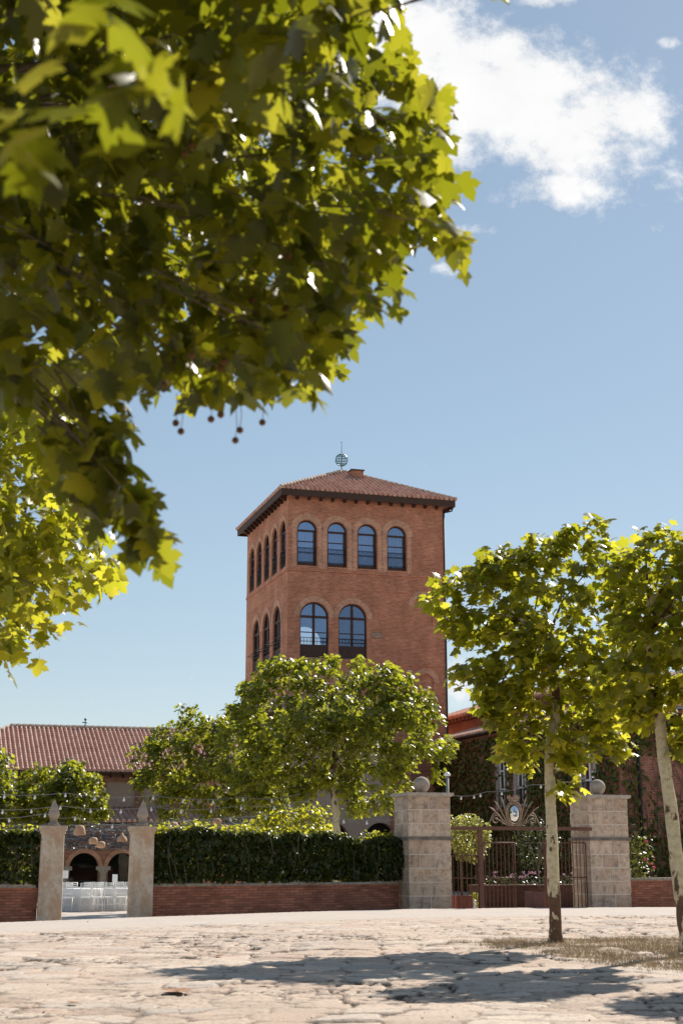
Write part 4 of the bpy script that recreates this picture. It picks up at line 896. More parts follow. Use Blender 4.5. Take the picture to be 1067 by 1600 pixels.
for j, rr in enumerate((0.35, 0.7, 1.0)):
    for k in range(nseg): t = 2 * math.pi * k / nseg; vs.append((CX + 0.135 * rr * math.cos(t), -0.075 + 0.035 * rr * rr, CZ + 0.22 * rr * math.sin(t)))
fs = [(0, 1 + (k + 1) % nseg, 1 + k)[::-1] for k in range(nseg)]
for j in range(2): fs += [(1 + j * nseg + k, 1 + (j + 1) * nseg + k, 1 + (j + 1) * nseg + (k + 1) % nseg, 1 + j * nseg + (k + 1) % nseg)[::-1] for k in range(nseg)]
mi_.add(vs, fs, smooth=True)
mi_.add([(CX + 0.135 * math.cos(2 * math.pi * k / nseg), y, CZ + 0.22 * math.sin(2 * math.pi * k / nseg)) for y in (-0.039, 0.02) for k in range(nseg)], [tuple(range(nseg, 2 * nseg))[::-1]] + [(k, (k + 1) % nseg, nseg + (k + 1) % nseg, nseg + k) for k in range(nseg)])
mi_.build('mirror', 'mirror', orn)
cr = MB(); n = 20; vs = []; zz = 2.93 + GZ
for k in range(n + 1):
    t = math.pi * 2 * k / n; tip = 0.16 if k % 4 == 0 else (0.06 if k % 2 == 0 else 0.09)
    vs += [(CX + 0.13 * math.cos(t), 0.08 * math.sin(t), zz), (CX + 0.2 * math.cos(t), 0.12 * math.sin(t), zz + tip)]
cr.add(vs, [(2 * k, 2 * k + 2, 2 * k + 3, 2 * k + 1) for k in range(n)]); cr.tube([(CX + 0.135 * math.cos(2 * math.pi * k / 20), 0.085 * math.sin(2 * math.pi * k / 20), zz) for k in range(21)], 0.025, 6); cr.build('crown', 'oldiron', orn)

# ------------------------------------------------------------------ low brick walls, plaster pillars, hedges
def low_wall(a, b, ztop, label, seed):
    a = Vector((a[0], a[1], 0)); b = Vector((b[0], b[1], 0)); L = (b - a).length; rz = math.atan2(b.y - a.y, b.x - a.x); zb = -0.42
    t = thing('brick_wall', label, 'wall', (a.x, a.y, zb), rz); r = random.Random(seed)
    m = MB(); m.box(0, L, 0, 0.38, 0, ztop - 0.07 - zb); m.build('masonry', 'lowbrick', t)
    c = MB(); x = 0.0
    while x < L:
        w_ = min(r.uniform(0.4, 0.75), L - x)
        if w_ < 0.05: break
        h = r.uniform(-0.012, 0.012); c.box(x + 0.006, x + w_ - 0.006, -0.035 + r.uniform(-.008, .008), 0.415, ztop - 0.07 - zb, ztop - zb + h); x += w_
    c.build('coping', 'copestone', t); return t, rz, L
WA, WB = (-4.86, 37.65), (1.62, 41.55)
low_wall(WA, WB, 0.66, 'low red brick wall under the long hedge', 1)
low_wall((-13.0, 34.6), (-7.60, 36.85), 0.66, 'short low red brick wall left of the pointed pillars', 2)
low_wall((8.46, 43.25), (16.0, 45.4), 0.72, 'low red brick wall at the foot of the leaning trunk', 3)

def pillar(loc, wd, label):
    zb = -0.45
    t = thing('gate_pillar', label, 'pillar', (loc[0], loc[1], zb), R(10), 'plastered pillars with pointed finials'); h = wd / 2
    m = MB(); zt = 1.93 - zb
    vs = []
    for z, e in ((0, 0.0), (0.3, 0.0), (zt, -0.015)):
        bv = 0.03; q = h + e
        vs += [(-q + bv, -q, z), (q - bv, -q, z), (q, -q + bv, z), (q, q - bv, z), (q - bv, q, z), (-q + bv, q, z), (-q, q - bv, z), (-q, -q + bv, z)]
    m.add(vs, [(8 * j + k, 8 * j + (k + 1) % 8, 8 * j + 8 + (k + 1) % 8, 8 * j + 8 + k) for j in range(2) for k in range(8)] + [tuple(range(16, 24))]); m.build('shaft', 'plaster', t)
    c = MB()
    for z0, z1, e in ((zt - 0.02, zt + 0.05, 0.01), (zt + 0.05, zt + 0.11, 0.035), (zt + 0.11, zt + 0.17, 0.05)): q = h + e; c.box(-q, q, -q, q, z0, z1)
    c.build('cap', 'plaster', t)
    f = MB(); f.lathe([(0.20, 0), (0.20, 0.06), (0.15, 0.09), (0.11, 0.15), (0.13, 0.18), (0.19, 0.27), (0.195, 0.31), (0.15, 0.43), (0.08, 0.55), (0.025, 0.64), (0.006, 0.67)], (0, 0, zt + 0.17), 4, 0, False, R(45))
    f2 = f.build('finial', 'ballstone', t)
    bv = f2.modifiers.new('bevel', 'BEVEL'); bv.width = 0.02; bv.segments = 2; bv.limit_method = 'ANGLE'
    return t
pillar((-7.31, 37.0), 0.60, 'plastered pillar with a pointed finial, nearer the left edge')
pillar((-5.14, 37.65), 0.63, 'plastered pillar with a pointed finial, joined to the long low wall')

def hedge(a, b, zt, label, n, seed, th=0.95):
    a = Vector((*a, 0)); b = Vector((*b, 0)); L = (b - a).length; d = (b - a) / L; nrm = Vector((-d.y, d.x, 0)); rs = np.random.RandomState(seed)
    t = thing('hedge', label, 'hedge', (a.x, a.y, -0.4), 0)
    s = rs.uniform(-0.1, L + 0.05, n); q = rs.uniform(0, 1, n) ; z = np.where(rs.uniform(0, 1, n) < 0.28, zt - np.abs(rs.normal(0, 0.1, n)), rs.uniform(0.74, zt, n))
    bul = (fbm(s * 1.5, z * 1.5, seed, 3) - 0.45) * 0.9; top = (fbm(s * 1.1 + 7, s * 0 + 3, seed, 3) - 0.45) * 0.8
    y = 0.1 + np.where(rs.uniform(0, 1, n) < 0.6, -0.18 + rs.uniform(-0.10, 0.16, n) - bul * 0.6, rs.uniform(-0.15, th, n)); z = z + top * (z - 0.4) / (zt - 0.4)
    P = np.stack([s, y, z], 1); W = np.array(a)[None] + P[:, 0:1] * np.array(d) + P[:, 1:2] * np.array(nrm); W[:, 2] = P[:, 2]; W -= np.array([a.x, a.y, -0.4])
    leaves('foliage', W, (0.07, 0.16), 'hedge_leaf', t, np.array(nrm) * 30 + np.array(d) * L / 2, rs, 'ivy', (0.2, 1.45), 0.45)
    n2 = int(n * 0.11); s2 = rs.uniform(0, L, n2); kk = fbm(s2 * 0.7 + seed, s2 * 0, 12, 3) > rs.uniform(0.25, 0.65, n2); s2 = s2[kk]; n2 = len(s2)
    tp2 = (fbm(s2 * 1.1 + 7, s2 * 0 + 3, seed, 3) - 0.45) * 0.8 * (zt - 0.2) / (zt - 0.4)
    W2 = np.array(d)[None] * s2[:, None] + np.array(nrm)[None] * rs.uniform(-0.1, 0.75, n2)[:, None]; W2[:, 2] = zt + 0.4 + tp2 + rs.uniform(-0.10, 0.16, n2)
    leaves('painted_sun_top', W2, (0.06, 0.13), 'plane_leaf', t, np.array(nrm) * 30 + np.array(d) * L / 2, rs, 'ivy', (-0.6, 1.0), 0.4)  # brighter leaves along the top, painting the hedge's sunlit band by colour
    st = MB(); r = random.Random(seed)
    for k in range(int(L * 4)):
        x = r.uniform(0, L); p = d * x + nrm * r.uniform(0.45, 0.75); st = MB(); st.tube([p + Vector((0, 0, 0.05)), p + Vector((r.uniform(-.2, .2), 0, 1.0)), p + Vector((r.uniform(-.4, .4), r.uniform(-.2, .2), zt + 0.2))], [0.025, 0.018, 0.006], 5); st.build('stem', 'barkdark', t)
    for k in range(int(L * 2.2)):      # loose shoots hanging over the coping
        x = r.uniform(0, L); p = d * x - nrm * 0.22; z1 = r.uniform(1.2, zt); st = MB(); st.tube([p + Vector((0, 0, z1 + .4)), p - nrm * 0.08 + Vector((r.uniform(-.1, .1), 0, z1)), p - nrm * 0.05 + Vector((r.uniform(-.2, .2), 0, z1 - r.uniform(.3, .7)))], [0.006, 0.005, 0.003], 4); st.build('shoot', 'barkdark', t)
hedge((WA[0] + 0.05, WA[1] + 0.1), (WB[0] - 0.02, WB[1] + 0.1), 1.95, 'long clipped dark hedge between the pillar and the ball-topped pier', 13000, 4)
hedge((-13, 34.7), (-7.7, 36.95), 1.85, 'dark hedge above the wall at the left edge', 8000, 6)

# ------------------------------------------------------------------ trees of the court
def tree(name, label, poly, Y, depth, ncl, per, spread, trunk, radii, mat, size, seed, barkm='bark', shape='maple', nl=16, group=None, fruit=0):
    rs = np.random.RandomState(seed); r = random.Random(seed)
    base = Vector(trunk[0]); t = thing(name, label, 'tree', base, 0, group)
    cl, P = crown_points(poly, Y, depth, ncl, per, spread, rs)
    P = P - np.array(base); ctr = P.mean(0)
    tb = MB(); tp = [Vector(q) - base for q in trunk]
    # smooth trunk path
    pp = []; rr = []
    for i in range(len(tp) - 1):
        for k in range(4):
            f = k / 4; pp.append(tp[i].lerp(tp[i + 1], f) + Vector((r.uniform(-.006, .006), r.uniform(-.006, .006), 0))); rr.append((radii[i] * (1 - f) + radii[i + 1] * f) * r.uniform(0.95, 1.06))
    pp.append(tp[-1]); rr.append(radii[-1]); rr[0] *= 1.4; rr[1] *= 1.12
    tb.tube(pp, rr, 14, 0, True, 0.03, r)
    limbs(tb, pp[-7:], [c - base for c in r.sample(cl, min(nl, len(cl)))], r, radii[-1] * 0.75)
    tb.build('trunk', barkm, t)
    leaves('crown', P, size, mat, t, ctr, rs, shape)
    for k in range(fruit):
        c = cl[r.randrange(len(cl))] - base + Vector((r.uniform(-.15, .15), r.uniform(-.15, .15), -0.1)); q = MB(); q.sphere((0, 0, 0), 0.017, 9, 7); q.tube([(0, 0, 0.012), (0.004, 0, 0.09)], 0.0015, 4); q.build('seed_ball', 'fruit', t, c)
    return t
def P3(pts, Y): return [at(u, v, Y) for u, v in pts]

# row of plane trees on the paving
T1 = P3([(868, 1474), (867, 1440), (864, 1380), (861, 1300), (859, 1240), (858, 1190), (861, 1150), (871, 1105), (866, 1070), (858, 1010), (850, 950)], 24.4)
polyT1 = [(664, 942), (684, 912), (712, 885), (738, 872), (760, 850), (800, 855), (835, 836), (862, 836), (880, 825), (925, 815), (950, 828), (955, 850), (985, 872), (990, 960), (985, 1050), (985, 1110), (1000, 1150), (960, 1180),
          (925, 1165), (900, 1150), (893, 1235), (868, 1240), (872, 1180), (845, 1200), (800, 1205), (772, 1190), (790, 1150), (765, 1110), (750, 1085), (712, 1060), (698, 1040), (705, 1000), (690, 980)]
tree('plane_tree', 'plane tree with a straight pale trunk and dark stripped bark at its foot', polyT1, 24.4, 1.1, 330, 13, 0.12, T1, [0.115, 0.105, 0.096, 0.092, 0.088, 0.085, 0.085, 0.08, 0.07, 0.055, 0.04], 'plane_leaf', (0.11, 0.23), 31, barkm='barkstripped', group='plane trees on the paving', shape='plane', nl=22)
T2 = P3([(1076, 1485), (1068, 1430), (1060, 1370), (1050, 1290), (1040, 1210), (1031, 1140), (1024, 1080), (1017, 1040), (1015, 990), (1018, 930)], 21.5)
polyT2 = [(955, 905), (968, 850), (985, 838), (1005, 822), (1028, 818), (1040, 836), (1050, 890), (1068, 850), (1100, 835), (1145, 900), (1160, 1000), (1130, 1090), (1090, 1120), (1075, 1195), (1050, 1190), (1060, 1130), (1010, 1120), (975, 1140), (950, 1115), (935, 1060), (945, 970)]
tree('plane_tree', 'plane tree with a leaning pale trunk at the right edge', polyT2, 21.5, 1.0, 190, 13, 0.12, T2, [0.115, 0.105, 0.1, 0.095, 0.09, 0.085, 0.08, 0.07, 0.055, 0.04], 'plane_leaf', (0.11, 0.23), 47, group='plane trees on the paving', shape='plane', nl=18)
T3b = Vector((7.9, 19.2, 0))
polyT3 = [(1190, 940), (1240, 870), (1340, 830), (1450, 870), (1490, 960), (1450, 1080), (1340, 1130), (1240, 1100), (1190, 1030)]
tree('plane_tree', 'plane tree just beyond the right edge that shades the near paving', polyT3, 19.2, 1.0, 120, 16, 0.17, [T3b, T3b + Vector((0, 0, 1)), T3b + Vector((-.1, 0, 2.2)), T3b + Vector((-.1, 0, 3.6)), T3b + Vector((-.1, 0, 4.5))], [0.12, 0.1, 0.09, 0.07, 0.04], 'plane_leaf', (0.16, 0.26), 5, group='plane trees on the paving', shape='maple', nl=14)

polyC = [(352, 1135), (365, 1090), (390, 1060), (425, 1035), (450, 1030), (480, 1040), (505, 1030), (560, 1030), (600, 1040), (640, 1055), (670, 1080), (690, 1100), (680, 1130), (698, 1160), (700, 1205), (680, 1215), (640, 1215), (630, 1240), (600, 1262), (560, 1282), (540, 1262), (520, 1240), (450, 1245), (390, 1260), (360, 1220), (345, 1180)]
tc_ = P3([(526, 1335), (526, 1300), (524, 1260), (520, 1220), (522, 1180), (525, 1120)], 50.0)
tc_[0].z = ground_z(tc_[0].x, 50)
tree('court_tree', 'big round leafy tree in front of the tower, its trunk showing above the hedge', polyC, 50.0, 3.0, 400, 36, 0.19, tc_, [0.15, 0.13, 0.12, 0.12, 0.1, 0.06], 'court_leaf', (0.13, 0.23), 61, shape='maple', nl=26)
polyL = [(205, 1180), (225, 1160), (240, 1145), (262, 1140), (275, 1120), (285, 1103), (300, 1100), (312, 1120), (330, 1128), (360, 1120), (420, 1130), (440, 1200), (440, 1270), (400, 1290), (330, 1290), (270, 1285), (240, 1260), (215, 1230), (200, 1205)]
tl_ = P3([(416, 1335), (416, 1300), (412, 1265), (390, 1235), (350, 1200), (320, 1170)], 63.0); tl_[0].z = ground_z(tl_[0].x, 63)
tree('court_tree', 'spreading leafy tree left of the big round one, before the end of the pink roof', polyL, 63.0, 2.2, 290, 30, 0.2, tl_, [0.17, 0.15, 0.13, 0.11, 0.09, 0.05], 'court_leaf', (0.14, 0.24), 62, shape='maple', nl=20, barkm='barkdark')
polyM = [(22, 1250), (35, 1215), (60, 1200), (85, 1195), (112, 1188), (125, 1205), (145, 1215), (160, 1245), (165, 1275), (140, 1290), (60, 1292), (25, 1285)]
tm_ = P3([(95, 1335), (95, 1290), (94, 1255), (92, 1225)], 62.0); tm_[0].z = ground_z(tm_[0].x, 62)
tree('court_tree', 'small bushy tree behind the left pointed pillar, below the pink roof', polyM, 62.0, 1.7, 180, 24, 0.2, tm_, [0.12, 0.1, 0.09, 0.06], 'court_leaf', (0.15, 0.26), 63, shape='maple', nl=12, barkm='barkdark')
polyE = [(-70, 1200), (-30, 1170), (0, 1165), (14, 1190), (18, 1235), (16, 1275), (-20, 1292), (-70, 1280)]
te_ = P3([(-25, 1335), (-25, 1290), (-24, 1250), (-24, 1215)], 60.0); te_[0].z = ground_z(te_[0].x, 60)
tree('court_tree', 'bright tree cut by the left edge, above the hedge', polyE, 60.0, 1.7, 140, 24, 0.2, te_, [0.12, 0.1, 0.09, 0.06], 'court_leaf', (0.15, 0.26), 64, shape='maple', nl=10, barkm='barkdark')
polyS = [(385, 1300), (395, 1278), (430, 1268), (470, 1262), (505, 1258), (520, 1275), (520, 1305), (480, 1312), (420, 1312)]
ts_ = P3([(460, 1345), (460, 1320), (460, 1300), (462, 1285)], 54.0); ts_[0].z = ground_z(ts_[0].x, 54)
tree('shrub', 'sunlit yellow-green shrub under the big round tree, behind the hedge', polyS, 54.0, 0.9, 90, 15, 0.16, ts_, [0.05, 0.04, 0.03, 0.02], 'plane_leaf', (0.1, 0.18), 65, shape='ivy', nl=10, barkm='barkdark')

# ------------------------------------------------------------------ foreground plane trees
def fore_tree(name, label, trunk, radii, sets, seed, fruits, limb_t, leafm='shaded_fore_leaf', behind=0):
    rs = np.random.RandomState(seed); r = random.Random(seed); base = Vector(trunk[0])
    t = thing(name, label, 'tree', base, 0, 'plane trees on the left'); tb = MB(); tp = [Vector(q) - base for q in trunk]
    tb.tube(tp, radii, 14, 0, True, 0.03, r)
    P = []; CL = []
    S0 = []; S1 = []
    for poly, Y0, Y1, ncl, per, spread, lo, hi in sets:
        xs = [q[0] for q in poly]; ys = [q[1] for q in poly]; n = 0
        while n < ncl:
            u = rs.uniform(min(xs), max(xs), 1)[0]; v = rs.uniform(min(ys), max(ys), 1)[0]
            if not inpoly(np.array([u]), np.array([v]), poly)[0]: continue
            n += 1; c = at(u, v, rs.uniform(Y0, Y1)); CL.append(c)
            m = max(2, int(per * rs.uniform(0.6, 1.4))); P.append(np.array(c) + np.clip(rs.normal(0, spread, (m, 3)), -1.5 * spread, 1.5 * spread)); S0.append(np.full(m, lo)); S1.append(np.full(m, hi))
    if behind:       # unseen leaves added around and behind the camera, blocking sky light from the crown
        n = 0
        while n < behind:
            c = np.array([rs.uniform(-7.5, 3.5), rs.uniform(-5, 4.0), rs.uniform(2.7, 6.5)])
            dpt = c[1] * _C + (c[2] - CAM_H) * _S; vv = 800 - FPX * (-c[1] * _S + (c[2] - CAM_H) * _C) / max(dpt, 0.05); uu = 533.5 + FPX * c[0] / max(dpt, 0.05)
            if (dpt > 0 and -250 < uu < 1400 and vv > -250) or np.linalg.norm(c - [0, 0, CAM_H]) < 1.6: continue
            n += 1; P.append(c + rs.normal(0, 0.16, (8, 3))); S0.append(np.full(8, 0.16)); S1.append(np.full(8, 0.28))
    P = np.concatenate(P) - np.array(base); ctr = np.array(limb_t) - np.array(base)
    for q in r.sample(CL, min(20, len(CL))):
        s = Vector(tp[-1 - r.randrange(3)]); e = q - base; mid = s.lerp(e, 0.5) + Vector((0, 0, r.uniform(0.1, 0.5)))
        tb.tube([s, s.lerp(mid, .5) + Vector((0, 0, .1)), mid, mid.lerp(e, .5) + Vector((0, 0, .04)), e], [0.03, 0.022, 0.013, 0.008, 0.003], 6)
    root_ = np.array(limb_t)
    for q in CL:
        if q.y < 4.0 or r.random() < 0.55: continue
        dirv = Vector(root_) - q; dirv.normalize(); L0 = r.uniform(0.25, 0.5); q0 = q - base
        tb.tube([q0 - dirv * 0.06, q0 + dirv * L0 * .4 + Vector((0, 0, r.uniform(-.02, .03))), q0 + dirv * L0 + Vector((r.uniform(-.05, .05), 0, r.uniform(-.02, .05)))], [0.0015, 0.003, 0.005], 4)
    tb.build('trunk', 'barkdark', t)
    leaves('crown', P, (np.concatenate(S0), np.concatenate(S1)), leafm, t, ctr, rs, 'plane', (0.1, 1.35), 0.55)
    for u, v, Y in fruits:
        c = at(u, v, Y) - base; q = MB(); q.sphere((0, 0, 0), 0.0145, 12, 9); q.tube([(0, 0, 0.012), (0.006, 0.002, 0.06), (0.0, 0.0, 0.13)], 0.0014, 4); q.build('seed_ball', 'fruit', t, c)
    return t
polyF = [(-60, -60), (585, -60), (600, 20), (610, 90), (690, 120), (712, 180), (690, 235), (702, 310), (685, 375), (640, 390), (618, 430), (625, 470), (585, 470), (545, 490), (520, 470), (505, 500), (540, 565), (510, 575), (480, 590), (430, 625), (370, 632), (310, 595), (270, 595), (240, 570), (190, 590), (150, 600), (60, 615), (-60, 640)]
polyFu = [(-400, -700), (300, -700), (540, -400), (560, -130), (-400, -90)]  # leaves above the frame, added to keep sun off the visible crown
polyFe = [(230, -150), (540, -150), (520, 60), (400, 170), (260, 170)]
polyFd = [(-100, -100), (520, -100), (560, 60), (480, 200), (380, 330), (200, 420), (-100, 480)]
polyFr = [(560, -560), (900, -560), (880, -300), (600, -260)]  # out-of-view clusters on the sun side, added as blockers
polyFn = [(-100, -1000), (900, -1000), (900, -420), (420, -360), (300, -130), (-100, -110)]  # unseen near clusters added to shade the closest leaves
polyF2 = [(130, 600), (185, 640), (205, 720), (225, 800), (270, 845), (205, 870), (165, 825), (120, 780), (90, 690), (60, 620)]
polyF3 = [(-80, -60), (280, -60), (260, 120), (200, 200), (40, 260), (-80, 320)]
polyF4 = [(755, -70), (810, -70), (798, -22), (772, -18)]
FR = [(470, 432, 5.6), (463, 450, 5.6), (505, 462, 5.7), (395, 470, 5.5), (448, 482, 5.6), (275, 661, 5.6), (283, 674, 5.6), (368, 688, 5.7), (330, 655, 5.5), (345, 648, 5.5), (410, 660, 5.8), (375, 672, 5.7), (258, 600, 5.5), (350, 565, 5.4), (345, 575, 5.5), (408, 570, 5.6), (390, 545, 5.6),
      (300, 555, 5.3), (425, 125, 5.4), (415, 142, 5.4), (350, 195, 5.2), (290, 240, 5.2), (300, 228, 5.2), (340, 172, 5.3), (450, 150, 5.5), (240, 545, 5.3), (170, 725, 5.6), (180, 745, 5.6), (175, 760, 5.6), (420, 90, 5.4), (520, 395, 5.7), (450, 400, 5.5)]
trF = [Vector((-3.3, 5.4, 0)), Vector((-3.25, 5.4, 1.2)), Vector((-3.15, 5.35, 2.4)), Vector((-2.9, 5.3, 3.3)), Vector((-2.5, 5.3, 3.9)), Vector((-2.0, 5.3, 4.3))]
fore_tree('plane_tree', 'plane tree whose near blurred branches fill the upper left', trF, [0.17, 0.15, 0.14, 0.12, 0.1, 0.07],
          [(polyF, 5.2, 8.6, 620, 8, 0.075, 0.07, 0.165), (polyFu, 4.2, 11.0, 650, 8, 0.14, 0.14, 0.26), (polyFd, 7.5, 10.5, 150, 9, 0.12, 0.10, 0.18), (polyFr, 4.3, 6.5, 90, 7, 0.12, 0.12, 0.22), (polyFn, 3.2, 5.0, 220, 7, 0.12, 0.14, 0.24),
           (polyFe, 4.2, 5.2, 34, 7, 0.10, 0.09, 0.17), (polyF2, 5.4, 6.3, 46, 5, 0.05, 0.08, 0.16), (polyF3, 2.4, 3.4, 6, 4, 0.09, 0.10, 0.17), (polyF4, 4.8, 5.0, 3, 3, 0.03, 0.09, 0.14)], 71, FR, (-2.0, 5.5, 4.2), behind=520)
polyG = [(-60, 640), (60, 590), (120, 640), (140, 760), (150, 850), (150, 905), (110, 940), (60, 970), (25, 1000), (16, 1030), (-10, 1050), (-60, 1060)]
trG = [Vector((-6.6, 14.5, 0)), Vector((-6.5, 14.5, 1.5)), Vector((-6.4, 14.5, 3.0)), Vector((-6.0, 14.4, 4.2)), Vector((-5.4, 14.3, 5.0))]
GF = [(r_[0], r_[1], 13.6) for r_ in [(30, 912), (20, 920), (38, 911), (47, 956), (58, 912), (31, 923), (10, 947), (12, 954), (6, 991), (11, 998), (30, 994), (80, 800), (90, 742), (110, 760), (66, 815), (70, 830), (62, 846), (85, 818), (40, 795), (12, 795), (35, 680), (40, 800), (60, 690), (0, 912)]]
fore_tree('plane_tree', 'sharper second plane tree hanging in at the left edge, lower than the blurred one', trG, [0.17, 0.15, 0.13, 0.11, 0.07], [(polyG, 12.6, 15.2, 230, 8, 0.16, 0.10, 0.20)], 83, GF, (-5.2, 14.3, 5.0), 'plane_leaf')

# ------------------------------------------------------------------ plants by the gate
def potted(loc, rz, bw, bh, matb, mats, crown_r, crown_z, n, label, plabel, seed, size, stem_h):
    z = ground_z(loc[0], loc[1])
    p = thing('planter', plabel, 'planter', (loc[0], loc[1], z), rz); b = MB(); h = bw / 2
    for sgn in (-1, 1):
        b.box(-h, h, sgn * h - (0.03 if sgn > 0 else 0), sgn * h + (0.03 if sgn < 0 else 0), 0.03, bh); b.box(sgn * h - (0.03 if sgn > 0 else 0), sgn * h + (0.03 if sgn < 0 else 0), -h + .031, h - .031, 0.03, bh)
    nb = 7
    for k in range(nb):
        x = -h + bw * (k + .5) / nb; b.box(x - bw / nb * .42, x + bw / nb * .42, -h - 0.012, -h - 0.001, 0.06, bh - 0.03)
    b.build('box', matb, p)
    s = MB(); s.box(-h + .03, h - .03, -h + .03, h - .03, 0.05, bh - 0.06); s.build('soil', 'soil', p)
    rs = np.random.RandomState(seed); t = thing('potted_tree', label, 'potted tree', (loc[0], loc[1], z + bh - 0.06), 0)
    tr = MB(); tr.tube([(0, 0, 0), (0.01, 0, stem_h * .5), (-0.01, 0.01, stem_h), (0, 0, stem_h + crown_r * .8)], [0.03, 0.026, 0.025, 0.012], 8)
    r = random.Random(seed)
    for k in range(9): a = r.uniform(0, 6.28); tr.tube([(0, 0, stem_h), (math.cos(a) * crown_r * .4, math.sin(a) * crown_r * .4, crown_z), (math.cos(a) * crown_r * .8, math.sin(a) * crown_r * .8, crown_z + r.uniform(-.3, .5))], [0.014, 0.009, 0.003], 5)
    tr.build('trunk', 'barkdark', t)
    d = rs.normal(0, 1, (n, 3)); d /= np.linalg.norm(d, axis=1, keepdims=True); rad = crown_r * rs.uniform(0.35, 1.0, n) ** 0.5 * (0.75 + 0.5 * fbm(d[:, 0] * 2 + 5, d[:, 2] * 2 + d[:, 1], seed, 3))
    P = d * rad[:, None] * np.array([1, 1, 1.12]) + np.array([0.28 if seed == 3 else 0, 0, crown_z]); leaves('crown', P, size, mats, t, (0, 0, crown_z), rs, 'oval', (-0.3, 1.2), 0.5)
G_ = rot_pt((3.05, 41.5), 0.72, 0.95)
potted(G_, TH, 0.5, 0.52, 'planter', 'olive_leaf', 0.66, 1.72, 1500, 'bright pale-leaved potted tree behind the side panel of the gate', 'red slatted planter box right beside the ball-topped pier', 3, (0.07, 0.13), 1.1)
G2 = rot_pt((3.05, 41.5), 5.0, 5.0)
potted(G2, TH, 0.72, 0.55, 'planterdark', 'darkpot_leaf', 0.8, 1.62, 800, 'shaded dark potted tree left of the straight trunk', 'brown planter box in the shade left of the straight trunk', 4, (0.06, 0.11), 0.8)
# small round box bush and the white ornament beside the red planter
bl_ = rot_pt((3.05, 41.5), 1.16, 1.05); zz = ground_z(*bl_)
bt = thing('box_bush', 'small clipped bush beside the red slatted planter', 'bush', (bl_[0], bl_[1], zz), 0); rsb = np.random.RandomState(8)
d = rsb.normal(0, 1, (500, 3)); d /= np.linalg.norm(d, axis=1, keepdims=True); P = d * np.array([0.2, 0.2, 0.28]) * rsb.uniform(0.8, 1, (500, 1)) + np.array([0, 0, 0.34])
leaves('foliage', P, (0.04, 0.07), 'plane_leaf', bt, (0, 0, 0.3), rsb, 'oval'); sm_ = MB(); sm_.tube([(0, 0, 0), (0, 0, 0.35)], [0.02, 0.01], 6); sm_.build('stem', 'barkdark', bt)
wl = rot_pt((3.05, 41.5), 1.03, 0.72); wt = thing('garden_ornament', 'small white ornament at the foot of the clipped bush', 'ornament', (wl[0], wl[1], ground_z(*wl)), 0)
o_ = MB(); o_.lathe([(0.10, 0), (0.10, 0.04), (0.06, 0.07), (0.085, 0.17), (0.06, 0.26), (0.035, 0.29)], (0, 0, 0), 14); o_.build('body', 'white', wt); o_ = MB(); o_.sphere((0.0, -0.02, 0.34), 0.06, 12, 8); o_.build('head', 'white', wt)
# raised brick bed with pink flowers
BB = rot_pt((3.05, 41.5), 3.55, 6.3); bz = ground_z(*BB)
bed = thing('raised_bed', 'long raised brick flower bed behind the gate bars', 'flower bed', (BB[0], BB[1], bz), TH)
b = MB(); b.box(0, 6.5, 0, 1.2, 0, 0.70); b.build('masonry', 'bedbrick', bed); b = MB(); b.box(-0.03, 6.53, -0.03, 1.23, 0.70, 0.75); b.build('coping', 'bedbrick', bed)
fl = thing('flowering_plants', 'pink flowers and dark leaves growing on top of the raised brick bed', 'flowers', (BB[0], BB[1], bz + 0.75), TH)
rsf = np.random.RandomState(3); P = np.stack([rsf.uniform(0.1, 6.4, 900), rsf.uniform(0.05, 1.1, 900), rsf.uniform(0, 0.3, 900)], 1); leaves('foliage', P, (0.06, 0.12), 'darkpot_leaf', fl, (3, 0.6, 0), rsf, 'oval')
q = MB(); rf = random.Random(2)
for k in range(26):
    c = (rf.choice([0.7, 1.0, 1.6, 1.9, 2.2, 2.6, 3.6]) + rf.gauss(0, .22), rf.uniform(0, .4), rf.uniform(0.2, 0.42))
    for j in range(5): q.sphere((c[0] + rf.gauss(0, .03), c[1] + rf.gauss(0, .03), c[2] + rf.gauss(0, .02)), 0.02, 5, 4)
q.build('blossom', 'pinkpetal', fl)
# rose bush right of the right pier
RB = (8.95, 44.2); rbz = ground_z(*RB)
rb = thing('rose_bush', 'climbing rose bush with crimson blooms beside the low wall and pier', 'rose bush', (RB[0], RB[1], rbz), 0); rsr = np.random.RandomState(31)
P = rsr.normal(0, 1, (420, 3)) * np.array([0.2, 0.18, 0.42]) + np.array([-0.02, 0, 1.55]); leaves('foliage', P, (0.07, 0.13), 'hedge_leaf', rb, (0, 0, 1.4), rsr, 'oval')
q = MB(); q.tube([(0, 0, 0), (0.05, 0, 0.8), (-0.05, 0, 1.6), (0.1, 0, 2.2)], [0.025, 0.02, 0.012, 0.004], 6); q.build('stem', 'barkdark', rb); q = MB(); q.tube([(0.03, 0, 0.5), (0.25, -.05, 1.0), (0.42, -.1, 1.25)], [0.015, 0.01, 0.004], 5); q.build('stem', 'barkdark', rb)
for (x, y, z) in ((0.22, -0.2, 2.05), (0.16, -0.22, 1.52), (0.36, -0.15, 1.40), (0.42, -0.12, 1.30)):
    q = MB()
    for j in range(6): a = j * 1.05; q.sphere((0.03 * math.cos(a), 0.03 * math.sin(a), 0.012 * (j % 2)), 0.028, 7, 5)
    q.build('bloom', 'redpetal', rb, (x, y, z))
lp = at(699, 1250, 46.0); lt = thing('vent_pipe', 'short grey pipe standing behind the ball-topped pier beside the hedge', 'pipe', (lp.x, lp.y, ground_z(lp.x, lp.y)), 0)
